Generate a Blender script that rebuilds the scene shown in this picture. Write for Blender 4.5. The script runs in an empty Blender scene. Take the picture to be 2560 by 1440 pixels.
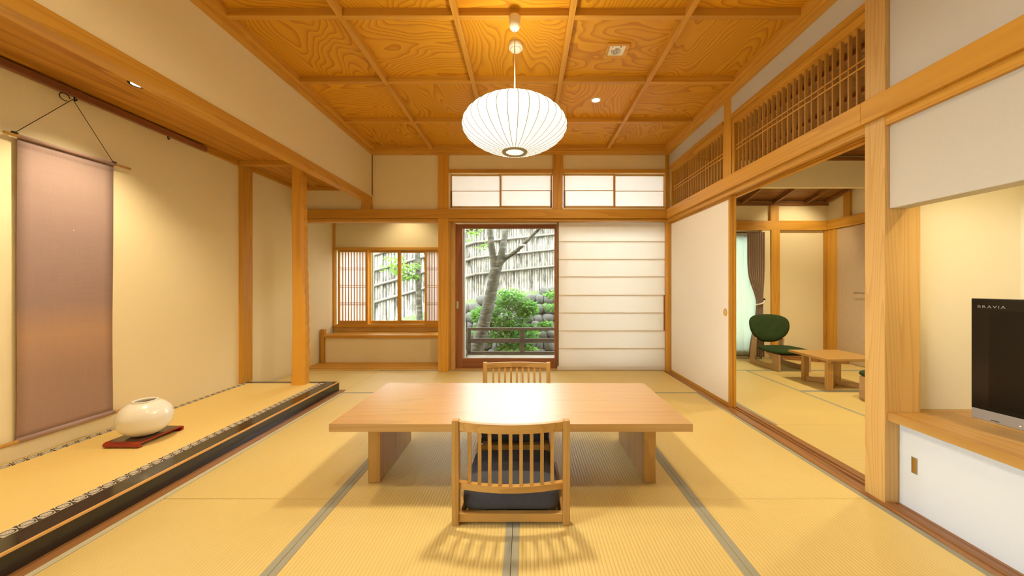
import bpy, bmesh, math, random
from mathutils import Vector, Matrix, noise as mnoise
random.seed(7)
R = math.radians
scene = bpy.context.scene
col = scene.collection

# ------------------------------------------------------------ camera
F = 903.0; VX = 1315.0; VY = 715.0; CH = 1.076
cam_d = bpy.data.cameras.new('camera'); cam = bpy.data.objects.new('camera', cam_d)
col.objects.link(cam)
cam.location = (0, 0, CH); cam.rotation_euler = (R(90), 0, 0)
cam_d.sensor_width = 36.0; cam_d.lens = 36.0*F/2560
cam_d.shift_x = -(VX-1280)/2560; cam_d.shift_y = (VY-720)/2560
cam_d.clip_start = 0.02; cam_d.clip_end = 200
scene.camera = cam

# ------------------------------------------------------------ world, sun, exposure
world = bpy.data.worlds.new('sky'); scene.world = world
world.use_nodes = True
wn = world.node_tree.nodes; wn.clear()
wout = wn.new('ShaderNodeOutputWorld'); wbg = wn.new('ShaderNodeBackground')
wbg.inputs[0].default_value = (0.88, 0.95, 1.0, 1); wbg.inputs[1].default_value = 13.0
world.node_tree.links.new(wbg.outputs[0], wout.inputs[0])
sun_d = bpy.data.lights.new('sun', 'SUN'); sun_d.energy = 5.0; sun_d.angle = R(1.0)
sun_d.color = (1.0, 0.95, 0.86)
sun = bpy.data.objects.new('sun', sun_d); col.objects.link(sun)
sun.rotation_euler = (R(33), 0, R(-28))       # from behind the house, high, slightly left
vs = scene.view_settings
vs.view_transform = 'Standard'; vs.look = 'None'; vs.gamma = 1.0; vs.use_curve_mapping = False
vs.exposure = 0.22
WARM = (1.0, 0.83, 0.52)

# ------------------------------------------------------------ node helpers
class NT:
    def __init__(s, name):
        s.m = bpy.data.materials.new(name); s.m.use_nodes = True
        s.n = s.m.node_tree.nodes; s.l = s.m.node_tree.links
        s.b = s.n['Principled BSDF']; s.out = s.n['Material Output']
    def add(s, t, **k):
        n = s.n.new(t)
        for a, v in k.items(): setattr(n, a, v)
        return n
    def link(s, a, b): s.l.new(a, b)
    def math(s, op, a, b=None, c=None):
        n = s.add('ShaderNodeMath', operation=op)
        for i, v in enumerate((a, b, c)):
            if v is None: continue
            if isinstance(v, (int, float)): n.inputs[i].default_value = v
            else: s.link(v, n.inputs[i])
        return n.outputs[0]
    def coords(s, scale=(1,1,1), rnd=0.0):
        tc = s.add('ShaderNodeTexCoord'); mp = s.add('ShaderNodeMapping')
        mp.inputs['Scale'].default_value = scale
        src = tc.outputs['Object']
        if rnd:
            oi = s.add('ShaderNodeObjectInfo'); vm = s.add('ShaderNodeVectorMath', operation='SCALE')
            cb = s.add('ShaderNodeCombineXYZ')
            r1 = s.math('MULTIPLY', oi.outputs['Random'], 37.0*rnd)
            r2 = s.math('MULTIPLY', oi.outputs['Random'], 91.0*rnd)
            s.link(r1, cb.inputs[0]); s.link(r2, cb.inputs[1]); s.link(r1, cb.inputs[2])
            va = s.add('ShaderNodeVectorMath', operation='ADD')
            s.link(src, va.inputs[0]); s.link(cb.outputs[0], va.inputs[1]); src = va.outputs[0]
        s.link(src, mp.inputs[0]); return mp.outputs[0]
    def noise(s, vec, scale, detail=2.0, rough=0.5):
        n = s.add('ShaderNodeTexNoise'); n.inputs['Scale'].default_value = scale
        n.inputs['Detail'].default_value = detail; n.inputs['Roughness'].default_value = rough
        s.link(vec, n.inputs['Vector']); return n.outputs['Fac']
    def ramp(s, fac, stops):
        n = s.add('ShaderNodeValToRGB'); e = n.color_ramp.elements
        while len(e) > 1: e.remove(e[-1])
        e[0].position, e[0].color = stops[0][0], tuple(stops[0][1])+(1,)
        for p, c in stops[1:]:
            q = e.new(p); q.color = tuple(c)+(1,)
        s.link(fac, n.inputs[0]); return n.outputs[0]
    def mix(s, fac, a, b, mode='MIX'):
        n = s.add('ShaderNodeMix', data_type='RGBA', blend_type=mode)
        for k, v in ((0, fac), (6, a), (7, b)):
            if isinstance(v, (int, float)): n.inputs[k].default_value = v
            elif isinstance(v, tuple): n.inputs[k].default_value = v+(1,) if len(v) == 3 else v
            else: s.link(v, n.inputs[k])
        return n.outputs[2]
    def bump(s, h, strength, dist=0.002):
        n = s.add('ShaderNodeBump'); n.inputs['Strength'].default_value = strength
        n.inputs['Distance'].default_value = dist
        s.link(h, n.inputs['Height']); s.link(n.outputs[0], s.b.inputs['Normal'])
    def set(s, base=None, rough=None, spec=None, metal=None, emit=None, es=None):
        if base is not None:
            if isinstance(base, tuple): s.b.inputs['Base Color'].default_value = base+(1,)
            else: s.link(base, s.b.inputs['Base Color'])
        if rough is not None: s.b.inputs['Roughness'].default_value = rough
        if spec is not None: s.b.inputs['Specular IOR Level'].default_value = spec
        if metal is not None: s.b.inputs['Metallic'].default_value = metal
        if emit is not None:
            s.b.inputs['Emission Color'].default_value = emit+(1,); s.b.inputs['Emission Strength'].default_value = es
        return s.m

def wood(name, light, dark, axis, fig=9.0, freq=3.0, rough=0.45, contrast=1.0, vary=0.12, stretch=0.06, detail=1.5, line=0.86):
    """grain along axis (0,1,2): contour lines of stretched noise plus fine fibre streaks"""
    t = NT(name)
    sc = [freq]*3; sc[axis] = freq*stretch
    v = t.coords(tuple(sc), rnd=1.0)
    n1 = t.noise(v, 1.0, detail, 0.42)
    fr = t.math('FRACT', t.math('MULTIPLY', n1, fig))
    mid = tuple(l*0.62+d*0.38 for l, d in zip(light, dark))
    dk = tuple(l+(d-l)*contrast for l, d in zip(light, dark))
    c = t.ramp(fr, [(0.0, light), (line-0.28, tuple(l+(m-l)*contrast*0.7 for l, m in zip(light, mid))), (line+0.04, dk), (0.97, dk), (1.0, light)])
    sc2 = [160.0]*3; sc2[axis] = 3.0
    n2 = t.noise(t.coords(tuple(sc2), rnd=1.0), 1.0, 2.0)
    c = t.mix(t.math('MULTIPLY', n2, 0.28), c, dark, 'MIX')
    oi = t.add('ShaderNodeObjectInfo')
    hs = t.add('ShaderNodeHueSaturation')
    t.link(t.math('ADD', t.math('MULTIPLY', oi.outputs['Random'], vary*2), 1-vary), hs.inputs['Value'])
    t.link(c, hs.inputs['Color'])
    t.bump(n2, 0.08, 0.001)
    return t.set(hs.outputs[0], rough, 0.4)

def plain(name, colr, rough=0.6, spec=0.4, metal=0.0, nz=0.0, nscale=80.0, bump=0.0):
    t = NT(name)
    if nz or bump:
        n = t.noise(t.coords(), nscale, 3.0)
        if nz: 
            c = t.mix(n, tuple(x*(1-nz) for x in colr), tuple(min(1, x*(1+nz)) for x in colr))
            t.set(c)
        if bump: t.bump(n, bump)
    if not nz: t.set(colr)
    return t.set(None, rough, spec, metal)

def fabric_wall(name, colr):
    t = NT(name)
    a = t.noise(t.coords((30, 30, 900)), 1.0, 2.0); b = t.noise(t.coords((700, 700, 20)), 1.0, 2.0)
    f = t.math('ADD', t.math('MULTIPLY', a, 0.5), t.math('MULTIPLY', b, 0.5))
    c = t.mix(f, tuple(x*0.93 for x in colr), tuple(min(1, x*1.06) for x in colr))
    t.bump(f, 0.12, 0.001)
    return t.set(c, 0.85, 0.15)

# ------------------------------------------------------------ materials
HIN_L, HIN_D = (0.65, 0.34, 0.047), (0.44, 0.19, 0.014)
M = {}
for i, a in enumerate('xyz'):
    M['post_'+a] = wood('cypress_'+a, HIN_L, HIN_D, i, fig=10, freq=7.0, contrast=0.5, stretch=0.035)
    M['oak_'+a] = wood('oak_'+a, (0.54, 0.315, 0.09), (0.34, 0.17, 0.04), i, fig=14, freq=6.0, rough=0.34, contrast=0.5, vary=0.06, stretch=0.035)
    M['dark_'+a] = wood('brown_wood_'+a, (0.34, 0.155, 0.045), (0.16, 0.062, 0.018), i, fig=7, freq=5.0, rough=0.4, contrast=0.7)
    M['pale_'+a] = wood('pale_cypress_'+a, (0.66, 0.42, 0.145), (0.50, 0.28, 0.075), i, fig=26, freq=6.0, contrast=0.6, vary=0.04, stretch=0.06, detail=1.0)
    M['red_'+a] = wood('red_brown_wood_'+a, (0.34, 0.13, 0.055), (0.17, 0.055, 0.02), i, fig=6, freq=5.0, rough=0.35, contrast=0.6)
M['panel_x'] = wood('ceiling_board_x', (0.75, 0.385, 0.020), (0.46, 0.175, 0.006), 0, fig=58, freq=1.5, rough=0.5, contrast=0.75, vary=0.07, stretch=0.38, detail=2.6, line=0.84)
M['panel_y'] = wood('ceiling_board_y', (0.75, 0.385, 0.020), (0.46, 0.175, 0.006), 1, fig=58, freq=1.5, rough=0.5, contrast=0.75, vary=0.07, stretch=0.38, detail=2.6, line=0.84)
M['alcove_board'] = wood('alcove_ceiling_board', (0.62, 0.30, 0.035), (0.38, 0.15, 0.012), 1, fig=14, freq=3.0, contrast=0.8, stretch=0.07, detail=1.2)
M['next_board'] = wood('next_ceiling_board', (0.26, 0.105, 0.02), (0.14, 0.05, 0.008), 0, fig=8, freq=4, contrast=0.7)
M['veneer'] = wood('pale_veneer', (0.55, 0.42, 0.29), (0.46, 0.33, 0.21), 2, fig=20, freq=12, contrast=0.5, rough=0.28)
M['alcove_wall'] = fabric_wall('cream_alcove_wall', (0.82, 0.76, 0.60))
M['slatwood'] = wood('transom_slat', (0.50, 0.255, 0.05), (0.36, 0.16, 0.02), 2, fig=6, freq=7, contrast=0.5)
M['pillar'] = wood('adzed_pillar_wood', (0.67, 0.35, 0.05), (0.52, 0.24, 0.025), 2, fig=5, freq=4, contrast=0.5, rough=0.35)
M['plaster'] = fabric_wall('ochre_plaster', (0.84, 0.74, 0.50))
M['paperwall'] = fabric_wall('pale_wall_cloth', (0.60, 0.575, 0.515))
M['white_door'] = plain('white_door_paper', (0.70, 0.76, 0.84), 0.6, 0.3, bump=0.05, nscale=60)
M['fusuma'] = fabric_wall('fusuma_paper', (0.86, 0.80, 0.72))
M['heri'] = plain('tatami_border_cloth', (0.33, 0.315, 0.235), 0.75, 0.2, nz=0.12, nscale=400)
M['heri_pale'] = plain('tatami_border_pale', (0.52, 0.48, 0.33), 0.75, 0.2, nz=0.1, nscale=400)
M['lacquer'] = plain('black_lacquer', (0.022, 0.017, 0.012), 0.12, 0.5)
M['lacquer_edge'] = plain('lacquer_frame_edge', (0.66, 0.36, 0.11), 0.3, 0.5)
M['black'] = plain('black_plastic', (0.008, 0.008, 0.008), 0.12, 0.5)
M['screen'] = plain('tv_screen', (0.004, 0.004, 0.004), 0.22, 0.4)
M['silver'] = plain('silver_plastic', (0.36, 0.35, 0.34), 0.35, 0.5, 0.4)
M['white'] = plain('white_plastic', (0.82, 0.80, 0.74), 0.4, 0.5)
M['cord'] = plain('white_cord', (0.85, 0.80, 0.68), 0.5)
M['iron'] = plain('black_iron', (0.02, 0.02, 0.02), 0.4, 0.5, 0.5)
M['steel'] = plain('satin_steel', (0.55, 0.53, 0.50), 0.3, 0.5, 1.0)
M['brass'] = plain('brass', (0.55, 0.40, 0.16), 0.3, 0.5, 1.0)
M['ring'] = plain('lamp_ring_metal', (0.33, 0.29, 0.18), 0.45, 0.5, 0.3)
M['ribwire'] = plain('rib_wire', (0.14, 0.10, 0.05), 0.6)
M['vase'] = plain('cream_glaze', (0.86, 0.82, 0.74), 0.22, 0.5)
M['red_lacquer'] = plain('red_lacquer', (0.30, 0.025, 0.008), 0.18, 0.5)
M['dark_lacquer'] = plain('tray_dark_lacquer', (0.10, 0.045, 0.022), 0.15, 0.5)
M['bamboo_rod'] = plain('bamboo_rod', (0.58, 0.33, 0.08), 0.35, 0.5, nz=0.15, nscale=30)
M['twine'] = plain('dark_twine', (0.045, 0.035, 0.02), 0.8)
M['navy'] = plain('navy_chenille', (0.062, 0.066, 0.086), 0.9, 0.15, nz=0.55, nscale=260, bump=0.35)
M['green'] = plain('green_velvet', (0.028, 0.055, 0.015), 0.85, 0.25, nz=0.35, nscale=14, bump=0.1)
M['ply'] = wood('pale_plywood', (0.50, 0.32, 0.17), (0.36, 0.21, 0.10), 1, fig=6, freq=4, contrast=0.4)
M['curtain'] = plain('mauve_curtain', (0.42, 0.33, 0.275), 0.9, 0.1, nz=0.12, nscale=200)
M['stonegrey'] = plain('garden_stone', (0.095, 0.092, 0.085), 0.9, 0.2, nz=0.45, nscale=9, bump=0.6)
M['soil'] = plain('garden_soil', (0.10, 0.09, 0.065), 0.95, 0.1, nz=0.4, nscale=5)
M['moss'] = plain('mossy_bank', (0.10, 0.12, 0.06), 0.95, 0.1, nz=0.5, nscale=7, bump=0.6)
M['deck'] = wood('weathered_deck', (0.30, 0.26, 0.20), (0.16, 0.13, 0.10), 0, fig=6, freq=5, contrast=0.7, rough=0.7)
M['railwood'] = wood('railing_wood', (0.085, 0.055, 0.04), (0.045, 0.03, 0.022), 0, fig=6, freq=5, rough=0.5)
M['roof'] = plain('roof_board', (0.25, 0.2, 0.15), 0.9)
M['alu'] = plain('grey_aluminium', (0.33, 0.31, 0.24), 0.45, 0.5, 0.3)

def tatami():
    t = NT('tatami_rush')
    tc = t.add('ShaderNodeTexCoord'); sp = t.add('ShaderNodeSeparateXYZ'); t.link(tc.outputs['Object'], sp.inputs[0])
    ph = t.math('MULTIPLY', sp.outputs[0], 2*math.pi/0.0155)
    s = t.math('ABSOLUTE', t.math('SINE', t.math('MULTIPLY', ph, 0.5)))
    ln = t.math('POWER', t.math('SUBTRACT', 1.0, s), 3.0)
    fib = t.noise(t.coords((18, 1300, 1)), 1.0, 2.0)
    big = t.noise(t.coords((2, 2, 1), rnd=1.0), 1.5, 2.0)
    c = t.mix(fib, (0.61, 0.445, 0.14), (0.72, 0.55, 0.21))
    c = t.mix(t.math('MULTIPLY', ln, 0.55), c, (0.44, 0.29, 0.075))
    c = t.mix(t.math('MULTIPLY', big, 0.30), c, (0.75, 0.61, 0.28))
    hgt = t.math('ADD', s, t.math('MULTIPLY', fib, 0.35))
    t.bump(hgt, 0.55, 0.0016)
    return t.set(c, 0.42, 0.35)
M['tatami'] = tatami()
def fine_mat():
    t = NT('fine_rush_mat')
    fib = t.noise(t.coords((500, 20, 1)), 1.0, 2.0)
    c = t.mix(fib, (0.74, 0.53, 0.175), (0.84, 0.64, 0.25))
    t.bump(fib, 0.12, 0.001)
    return t.set(c, 0.5, 0.3)
M['finemat'] = fine_mat()
def crest_band():
    # black-and-white band: rows of round crests between leaf scrolls, period 0.062 m along local Y
    t = NT('crest_border_cloth')
    tc = t.add('ShaderNodeTexCoord'); sp = t.add('ShaderNodeSeparateXYZ'); t.link(tc.outputs['Object'], sp.inputs[0])
    P = 0.058
    u = t.math('SUBTRACT', t.math('FRACT', t.math('ADD', t.math('DIVIDE', sp.outputs[1], P), 100.0)), 0.5)
    uu = t.math('MULTIPLY', u, P); x = sp.outputs[0]
    r = t.math('SQRT', t.math('ADD', t.math('MULTIPLY', uu, uu), t.math('MULTIPLY', x, x)))
    ringo = t.math('LESS_THAN', t.math('ABSOLUTE', t.math('SUBTRACT', r, 0.0195)), 0.0028)
    ang = t.math('ARCTAN2', x, uu)
    pet = t.math('GREATER_THAN', t.math('SINE', t.math('MULTIPLY', ang, 8.0)), 0.3)
    inner = t.math('MULTIPLY', pet, t.math('MULTIPLY', t.math('LESS_THAN', r, 0.0145), t.math('GREATER_THAN', r, 0.005)))
    sw = t.math('ADD', t.math('MULTIPLY', u, 2.0), t.math('MULTIPLY', x, 18.0))
    scroll = t.math('MULTIPLY', t.math('GREATER_THAN', t.math('ABSOLUTE', sw), 0.92), t.math('GREATER_THAN', r, 0.0215))
    dark = t.math('MINIMUM', t.math('ADD', t.math('ADD', ringo, t.math('MULTIPLY', inner, 0.55)), scroll), 1.0)
    c = t.mix(dark, (0.60, 0.53, 0.43), (0.05, 0.04, 0.035))
    return t.set(c, 0.75, 0.2)
M['crest'] = crest_band()
def scroll_cloth():
    t = NT('dyed_linen')
    tc = t.add('ShaderNodeTexCoord'); sp = t.add('ShaderNodeSeparateXYZ'); t.link(tc.outputs['Generated'], sp.inputs[0])
    g = t.ramp(sp.outputs[2], [(0.0, (0.36, 0.235, 0.20)), (0.2, (0.37, 0.235, 0.185)), (0.34, (0.47, 0.28, 0.185)), (0.45, (0.33, 0.22, 0.205)), (0.7, (0.34, 0.235, 0.235)), (0.9, (0.37, 0.26, 0.25)), (0.965, (0.37, 0.265, 0.255)), (0.972, (0.30, 0.205, 0.20)), (1.0, (0.36, 0.26, 0.25))])
    a = t.noise(t.coords((1, 6, 420)), 1.0, 3.0); b = t.noise(t.coords((1, 420, 5)), 1.0, 2.0)
    f = t.math('ADD', t.math('MULTIPLY', a, 0.6), t.math('MULTIPLY', b, 0.4))
    c = t.mix(t.math('MULTIPLY', t.math('SUBTRACT', f, 0.35), 0.5), g, (0.62, 0.47, 0.38))
    vo = t.add('ShaderNodeTexVoronoi'); vo.inputs['Scale'].default_value = 6.5
    t.link(t.coords(), vo.inputs['Vector'])
    dot = t.math('LESS_THAN', vo.outputs['Distance'], 0.028)
    c = t.mix(t.math('MULTIPLY', dot, 0.8), c, (0.80, 0.68, 0.50))
    t.bump(f, 0.2, 0.001)
    return t.set(c, 0.9, 0.1)
M['scroll'] = scroll_cloth()
def paper(name, colr, tr):
    t = NT(name); t.n.remove(t.b)
    d = t.add('ShaderNodeBsdfDiffuse'); d.inputs[0].default_value = colr+(1,)
    tl = t.add('ShaderNodeBsdfTranslucent'); tl.inputs[0].default_value = colr+(1,)
    mx = t.add('ShaderNodeMixShader'); mx.inputs[0].default_value = tr
    t.link(d.outputs[0], mx.inputs[1]); t.link(tl.outputs[0], mx.inputs[2]); t.link(mx.outputs[0], t.out.inputs[0])
    return t.m
M['shoji'] = paper('shoji_paper', (0.93, 0.90, 0.85), 0.46)
M['shoji2'] = paper('shoji_paper_window', (0.92, 0.90, 0.87), 0.42)
M['sheer'] = paper('green_sheer', (0.78, 0.85, 0.76), 0.45)
def leafmat(name, c1, c2):
    t = NT(name)
    oi = t.noise(t.coords(), 6.0, 2.0)
    c = t.mix(oi, c1, c2); t.n.remove(t.b)
    d = t.add('ShaderNodeBsdfDiffuse'); tl = t.add('ShaderNodeBsdfTranslucent')
    t.link(c, d.inputs[0]); t.link(c, tl.inputs[0])
    mx = t.add('ShaderNodeMixShader'); mx.inputs[0].default_value = 0.35
    t.link(d.outputs[0], mx.inputs[1]); t.link(tl.outputs[0], mx.inputs[2]); t.link(mx.outputs[0], t.out.inputs[0])
    return t.m
M['leaf'] = leafmat('bush_leaf', (0.07, 0.20, 0.035), (0.24, 0.46, 0.11))
M['leaf2'] = leafmat('maple_leaf', (0.08, 0.19, 0.03), (0.22, 0.36, 0.07))
def glass():
    t = NT('clear_glass'); t.n.remove(t.b)
    tr = t.add('ShaderNodeBsdfTransparent'); tr.inputs[0].default_value = (0.95, 0.97, 0.96, 1)
    g = t.add('ShaderNodeBsdfGlossy'); g.inputs['Roughness'].default_value = 0.02
    fr = t.add('ShaderNodeFresnel'); fr.inputs[0].default_value = 1.45
    mx = t.add('ShaderNodeMixShader'); t.link(fr.outputs[0], mx.inputs[0])
    t.link(tr.outputs[0], mx.inputs[1]); t.link(g.outputs[0], mx.inputs[2]); t.link(mx.outputs[0], t.out.inputs[0])
    return t.m
M['glass'] = glass()
def bamboo():
    t = NT('weathered_bamboo')
    tc = t.add('ShaderNodeTexCoord'); sp = t.add('ShaderNodeSeparateXYZ'); t.link(tc.outputs['Object'], sp.inputs[0])
    oi = t.add('ShaderNodeObjectInfo')
    zz = t.math('ADD', t.math('DIVIDE', sp.outputs[2], 0.31), t.math('MULTIPLY', oi.outputs['Random'], 9.0))
    node = t.math('LESS_THAN', t.math('ABSOLUTE', t.math('SUBTRACT', t.math('FRACT', zz), 0.5)), 0.025)
    n = t.noise(t.coords((3, 3, 1.2), rnd=1.0), 2.0, 4.0, 0.65)
    c = t.ramp(n, [(0.34, (0.05, 0.045, 0.038)), (0.47, (0.20, 0.185, 0.155)), (0.62, (0.37, 0.345, 0.285))])
    c = t.mix(t.math('MULTIPLY', node, 0.6), c, (0.16, 0.14, 0.11))
    return t.set(c, 0.7, 0.25)
M['bamboo'] = bamboo()
def bark():
    t = NT('smooth_bark')
    n = t.noise(t.coords((4, 4, 14)), 2.0, 4.0, 0.6)
    c = t.ramp(n, [(0.3, (0.035, 0.032, 0.024)), (0.5, (0.065, 0.06, 0.043)), (0.68, (0.14, 0.13, 0.10))])
    t.bump(n, 0.4, 0.01)
    return t.set(c, 0.85, 0.2)
M['bark'] = bark()
M['fence_rail'] = plain('shaded_bamboo_rail', (0.15, 0.135, 0.11), 0.7, 0.25, nz=0.35, nscale=6)  # rails coloured darker to stand in for their shading against the poles
M['gap_dark'] = plain('dark_brushwood', (0.06, 0.052, 0.04), 0.95, 0.1, nz=0.4, nscale=40)  # dark backing colour stands in for shade between the fence poles
def emitter(name, colr, s):
    t = NT(name); return t.set((0.9, 0.88, 0.82), 0.5, 0.3, None, colr, s)
M['shade'] = emitter('lamp_shade_glow', (1.0, 0.93, 0.80), 0.86)
M['bulb'] = emitter('bulb_glow', (1.0, 0.90, 0.72), 30.0)
M['strip'] = emitter('strip_glow', (1.0, 0.80, 0.45), 8.0)
M['led'] = emitter('red_led', (1.0, 0.12, 0.06), 2.0)

# ------------------------------------------------------------ object helpers
def wloc(o):
    v = Vector((0, 0, 0))
    while o: v += o.location; o = o.parent
    return v
def link(o, parent=None):
    col.objects.link(o)
    if parent:
        p = wloc(parent); o.parent = parent; o.location = o.location-p
    return o
def tag(o, label=None, cat=None, group=None, kind=None):
    if label: o['label'] = label
    if cat: o['category'] = cat
    if group: o['group'] = group
    if kind: o['kind'] = kind
    return o
def empty(name, loc, label=None, cat=None, group=None, kind=None):
    o = bpy.data.objects.new(name, None); o.location = loc; col.objects.link(o)
    o.empty_display_size = 0.05
    return tag(o, label, cat, group, kind)
def smooth(me, on=True):
    for p in me.polygons: p.use_smooth = on
def mesh_obj(name, bm, mat, parent=None, loc=(0, 0, 0), sm=False):
    bmesh.ops.recalc_face_normals(bm, faces=bm.faces)
    me = bpy.data.meshes.new(name); bm.to_mesh(me); bm.free()
    for m in (mat if isinstance(mat, (list, tuple)) else [mat]): me.materials.append(m)
    if sm: smooth(me)
    o = bpy.data.objects.new(name, me); o.location = loc
    return link(o, parent)
def bbox(bm, x0, x1, y0, y1, z0, z1, bev=0.0, mat=0):
    r = bmesh.ops.create_cube(bm, size=1.0)
    vsx = r['verts']
    for v in vsx:
        v.co = Vector(((x0+x1)/2+v.co.x*(x1-x0), (y0+y1)/2+v.co.y*(y1-y0), (z0+z1)/2+v.co.z*(z1-z0)))
    fs = set(f for v in vsx for f in v.link_faces)
    for f in fs: f.material_index = mat
    if bev:
        es = list(set(e for v in vsx for e in v.link_edges))
        bmesh.ops.bevel(bm, geom=es, offset=bev, segments=2, affect='EDGES', profile=0.6)
def box(name, x0, x1, y0, y1, z0, z1, mat, parent=None, bev=0.0):
    c = ((x0+x1)/2, (y0+y1)/2, (z0+z1)/2); bm = bmesh.new()
    bbox(bm, x0-c[0], x1-c[0], y0-c[1], y1-c[1], z0-c[2], z1-c[2], bev)
    return mesh_obj(name, bm, mat, parent, c)
def boxes(name, lst, mat, parent=None, origin=(0, 0, 0)):
    bm = bmesh.new(); o = origin
    for b in lst:
        bbox(bm, b[0]-o[0], b[1]-o[0], b[2]-o[1], b[3]-o[1], b[4]-o[2], b[5]-o[2], b[6] if len(b) > 6 else 0.0)
    return mesh_obj(name, bm, mat, parent, o)
def prism(bm, pts, axis, a, b):
    """extrude a 2-D outline; axis 0: pts=(y,z) from x=a..b; 1: pts=(x,z); 2: pts=(x,y)"""
    def mk(p, t):
        return {0: (t, p[0], p[1]), 1: (p[0], t, p[1]), 2: (p[0], p[1], t)}[axis]
    A = [bm.verts.new(mk(p, a)) for p in pts]; B = [bm.verts.new(mk(p, b)) for p in pts]
    n = len(pts); bm.faces.new(A); bm.faces.new(B[::-1])
    for i in range(n): bm.faces.new((A[i], A[(i+1) % n], B[(i+1) % n], B[i]))
def tube(bm, pts, r, seg=8, cap=True):
    pts = [Vector(p) for p in pts]; rings = []
    rr = r if isinstance(r, (list, tuple)) else [r]*len(pts)
    up = None
    for i, p in enumerate(pts):
        d = (pts[min(i+1, len(pts)-1)]-pts[max(i-1, 0)]).normalized()
        if up is None: up = Vector((0, 0, 1)) if abs(d.z) < 0.9 else Vector((1, 0, 0))
        a = d.cross(up).normalized(); b = d.cross(a).normalized(); up = -b if False else up
        rings.append([bm.verts.new(p+(a*math.cos(t)+b*math.sin(t))*rr[i]) for t in [2*math.pi*k/seg for k in range(seg)]])
    for i in range(len(rings)-1):
        for k in range(seg):
            bm.faces.new((rings[i][k], rings[i][(k+1) % seg], rings[i+1][(k+1) % seg], rings[i+1][k]))
    if cap: bm.faces.new(rings[0]); bm.faces.new(rings[-1][::-1])
def lathe(bm, prof, seg=32, cx=0, cy=0, cz=0, scal=0, close=False):
    rings = []
    for r, z in prof:
        ring = []
        for k in range(seg):
            a = 2*math.pi*k/seg
            ring.append(bm.verts.new((cx+r*math.cos(a), cy+r*math.sin(a), cz+z)))
        rings.append(ring)
    for i in range(len(rings)-1):
        for k in range(seg):
            bm.faces.new((rings[i][k], rings[i][(k+1) % seg], rings[i+1][(k+1) % seg], rings[i+1][k]))
    if close: bm.faces.new(rings[0][::-1]); bm.faces.new(rings[-1])
    return rings
def catmull(p, n=6):
    out = []
    P = [p[0]]+list(p)+[p[-1]]
    for i in range(1, len(P)-2):
        for k in range(n):
            t = k/n; a, b, c, d = [Vector(q) for q in P[i-1:i+3]]
            out.append(0.5*((2*b)+(c-a)*t+(2*a-5*b+4*c-d)*t*t+(3*b-a-3*c+d)*t**3))
    out.append(Vector(p[-1])); return out
def copy_tree(o, parent=None):
    c = o.copy(); col.objects.link(c); c.parent = parent
    for ch in list(o.children): copy_tree(ch, c)
    return c
TRIM = [0]; WIN = [0]; DOOR = [0]
def trim(x0, x1, y0, y1, z0, z1, mat, label, bev=0.003):
    TRIM[0] += 1
    return tag(box('trim_%d' % TRIM[0], x0, x1, y0, y1, z0, z1, mat, None, bev), label, 'wood trim', None, 'structure')
def spot(name, loc, energy, size=120, blend=0.6, radius=0.03, colr=WARM, parent=None, rot=(0, 0, 0)):
    d = bpy.data.lights.new(name, 'SPOT'); d.energy = energy; d.spot_size = R(size); d.spot_blend = blend
    d.shadow_soft_size = radius; d.color = colr
    o = bpy.data.objects.new(name, d); o.location = loc; o.rotation_euler = rot
    return link(o, parent)
def area(name, loc, energy, sx, sy=None, rot=(0, 0, 0), colr=WARM, parent=None, shape='RECTANGLE', spread=180):
    d = bpy.data.lights.new(name, 'AREA'); d.energy = energy; d.shape = shape; d.size = sx
    if sy: d.size_y = sy
    d.color = colr; d.spread = R(spread)
    o = bpy.data.objects.new(name, d); o.location = loc; o.rotation_euler = rot
    return link(o, parent)

# key dimensions (metres; camera stands at x=0,y=0)
YB = 4.56                     # back wall of the main room
XR = 1.78; XL = -2.88         # right wall, alcove back wall
XT = -1.944                   # hanging wall above the alcove
ZC = 2.79                     # ceiling boards
ZB = 2.743                    # underside of ceiling battens
YS = 5.40                     # outer back wall (writing alcove, next room)
YF = -1.40                    # wall behind the camera
ZN0, ZN1 = 1.922, 2.034        # rail (nageshi)

# ============================================================ SETTING
# ---- floor and tatami
floor = empty('floor', (0, 0, 0), 'tatami floor of pale rush mats with grey-green borders', 'floor', None, 'structure')
box('subfloor', -3.05, 4.65, YF-0.1, 5.55, -0.12, -0.03, M['roof'], floor)
mesh_cache = {}
def mat_piece(x0, x1, y0, y1, heri=(1, 1), along='y', hm='heri'):
    """one tatami; long sides carry the cloth border"""
    w, l = (x1-x0, y1-y0) if along == 'y' else (y1-y0, x1-x0)
    g = 0.0012
    bm = bmesh.new(); bbox(bm, -w/2+g, w/2-g, -l/2+g, l/2-g, -0.015, 0.015, 0.002)
    o = mesh_obj('tatami_mat', bm, M['tatami'], None, ((x0+x1)/2, (y0+y1)/2, -0.015))
    o.parent = floor
    for s, hflag in ((-1, heri[0]), (1, heri[1])):
        if not hflag: continue
        bm = bmesh.new(); xx = s*(w/2-0.0155)
        bbox(bm, xx-0.0145, xx+0.0145, -l/2+g, l/2-g, 0.014, 0.0162, 0.0005)
        b = mesh_obj('border_band', bm, M[hm], None, (0, 0, 0)); b.parent = o
    if along == 'x': o.rotation_euler.z = R(90)
    return o
x0, x1, x2, x3, x4 = -1.859, -0.959, -0.059, 0.841, 1.741
ya, yb, yc, yd, ye, yf = YB+0.04, 3.626, 2.727, 1.827, 0.93, 0.03
mat_piece(x0, x2, yb, ya, along='x'); mat_piece(x2, x4, yb, ya, along='x')
mat_piece(x1, x3, yc, yb, along='x')
mat_piece(x1, x2, ye, yc); mat_piece(x2, x3, ye, yc)
mat_piece(x0, x1, yd, yb); mat_piece(x0, x1, yf, yd)
mat_piece(x3, x4, yd, yb); mat_piece(x3, x4, yf, yd)
mat_piece(x1, x3, yf, ye, along='x')
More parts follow.
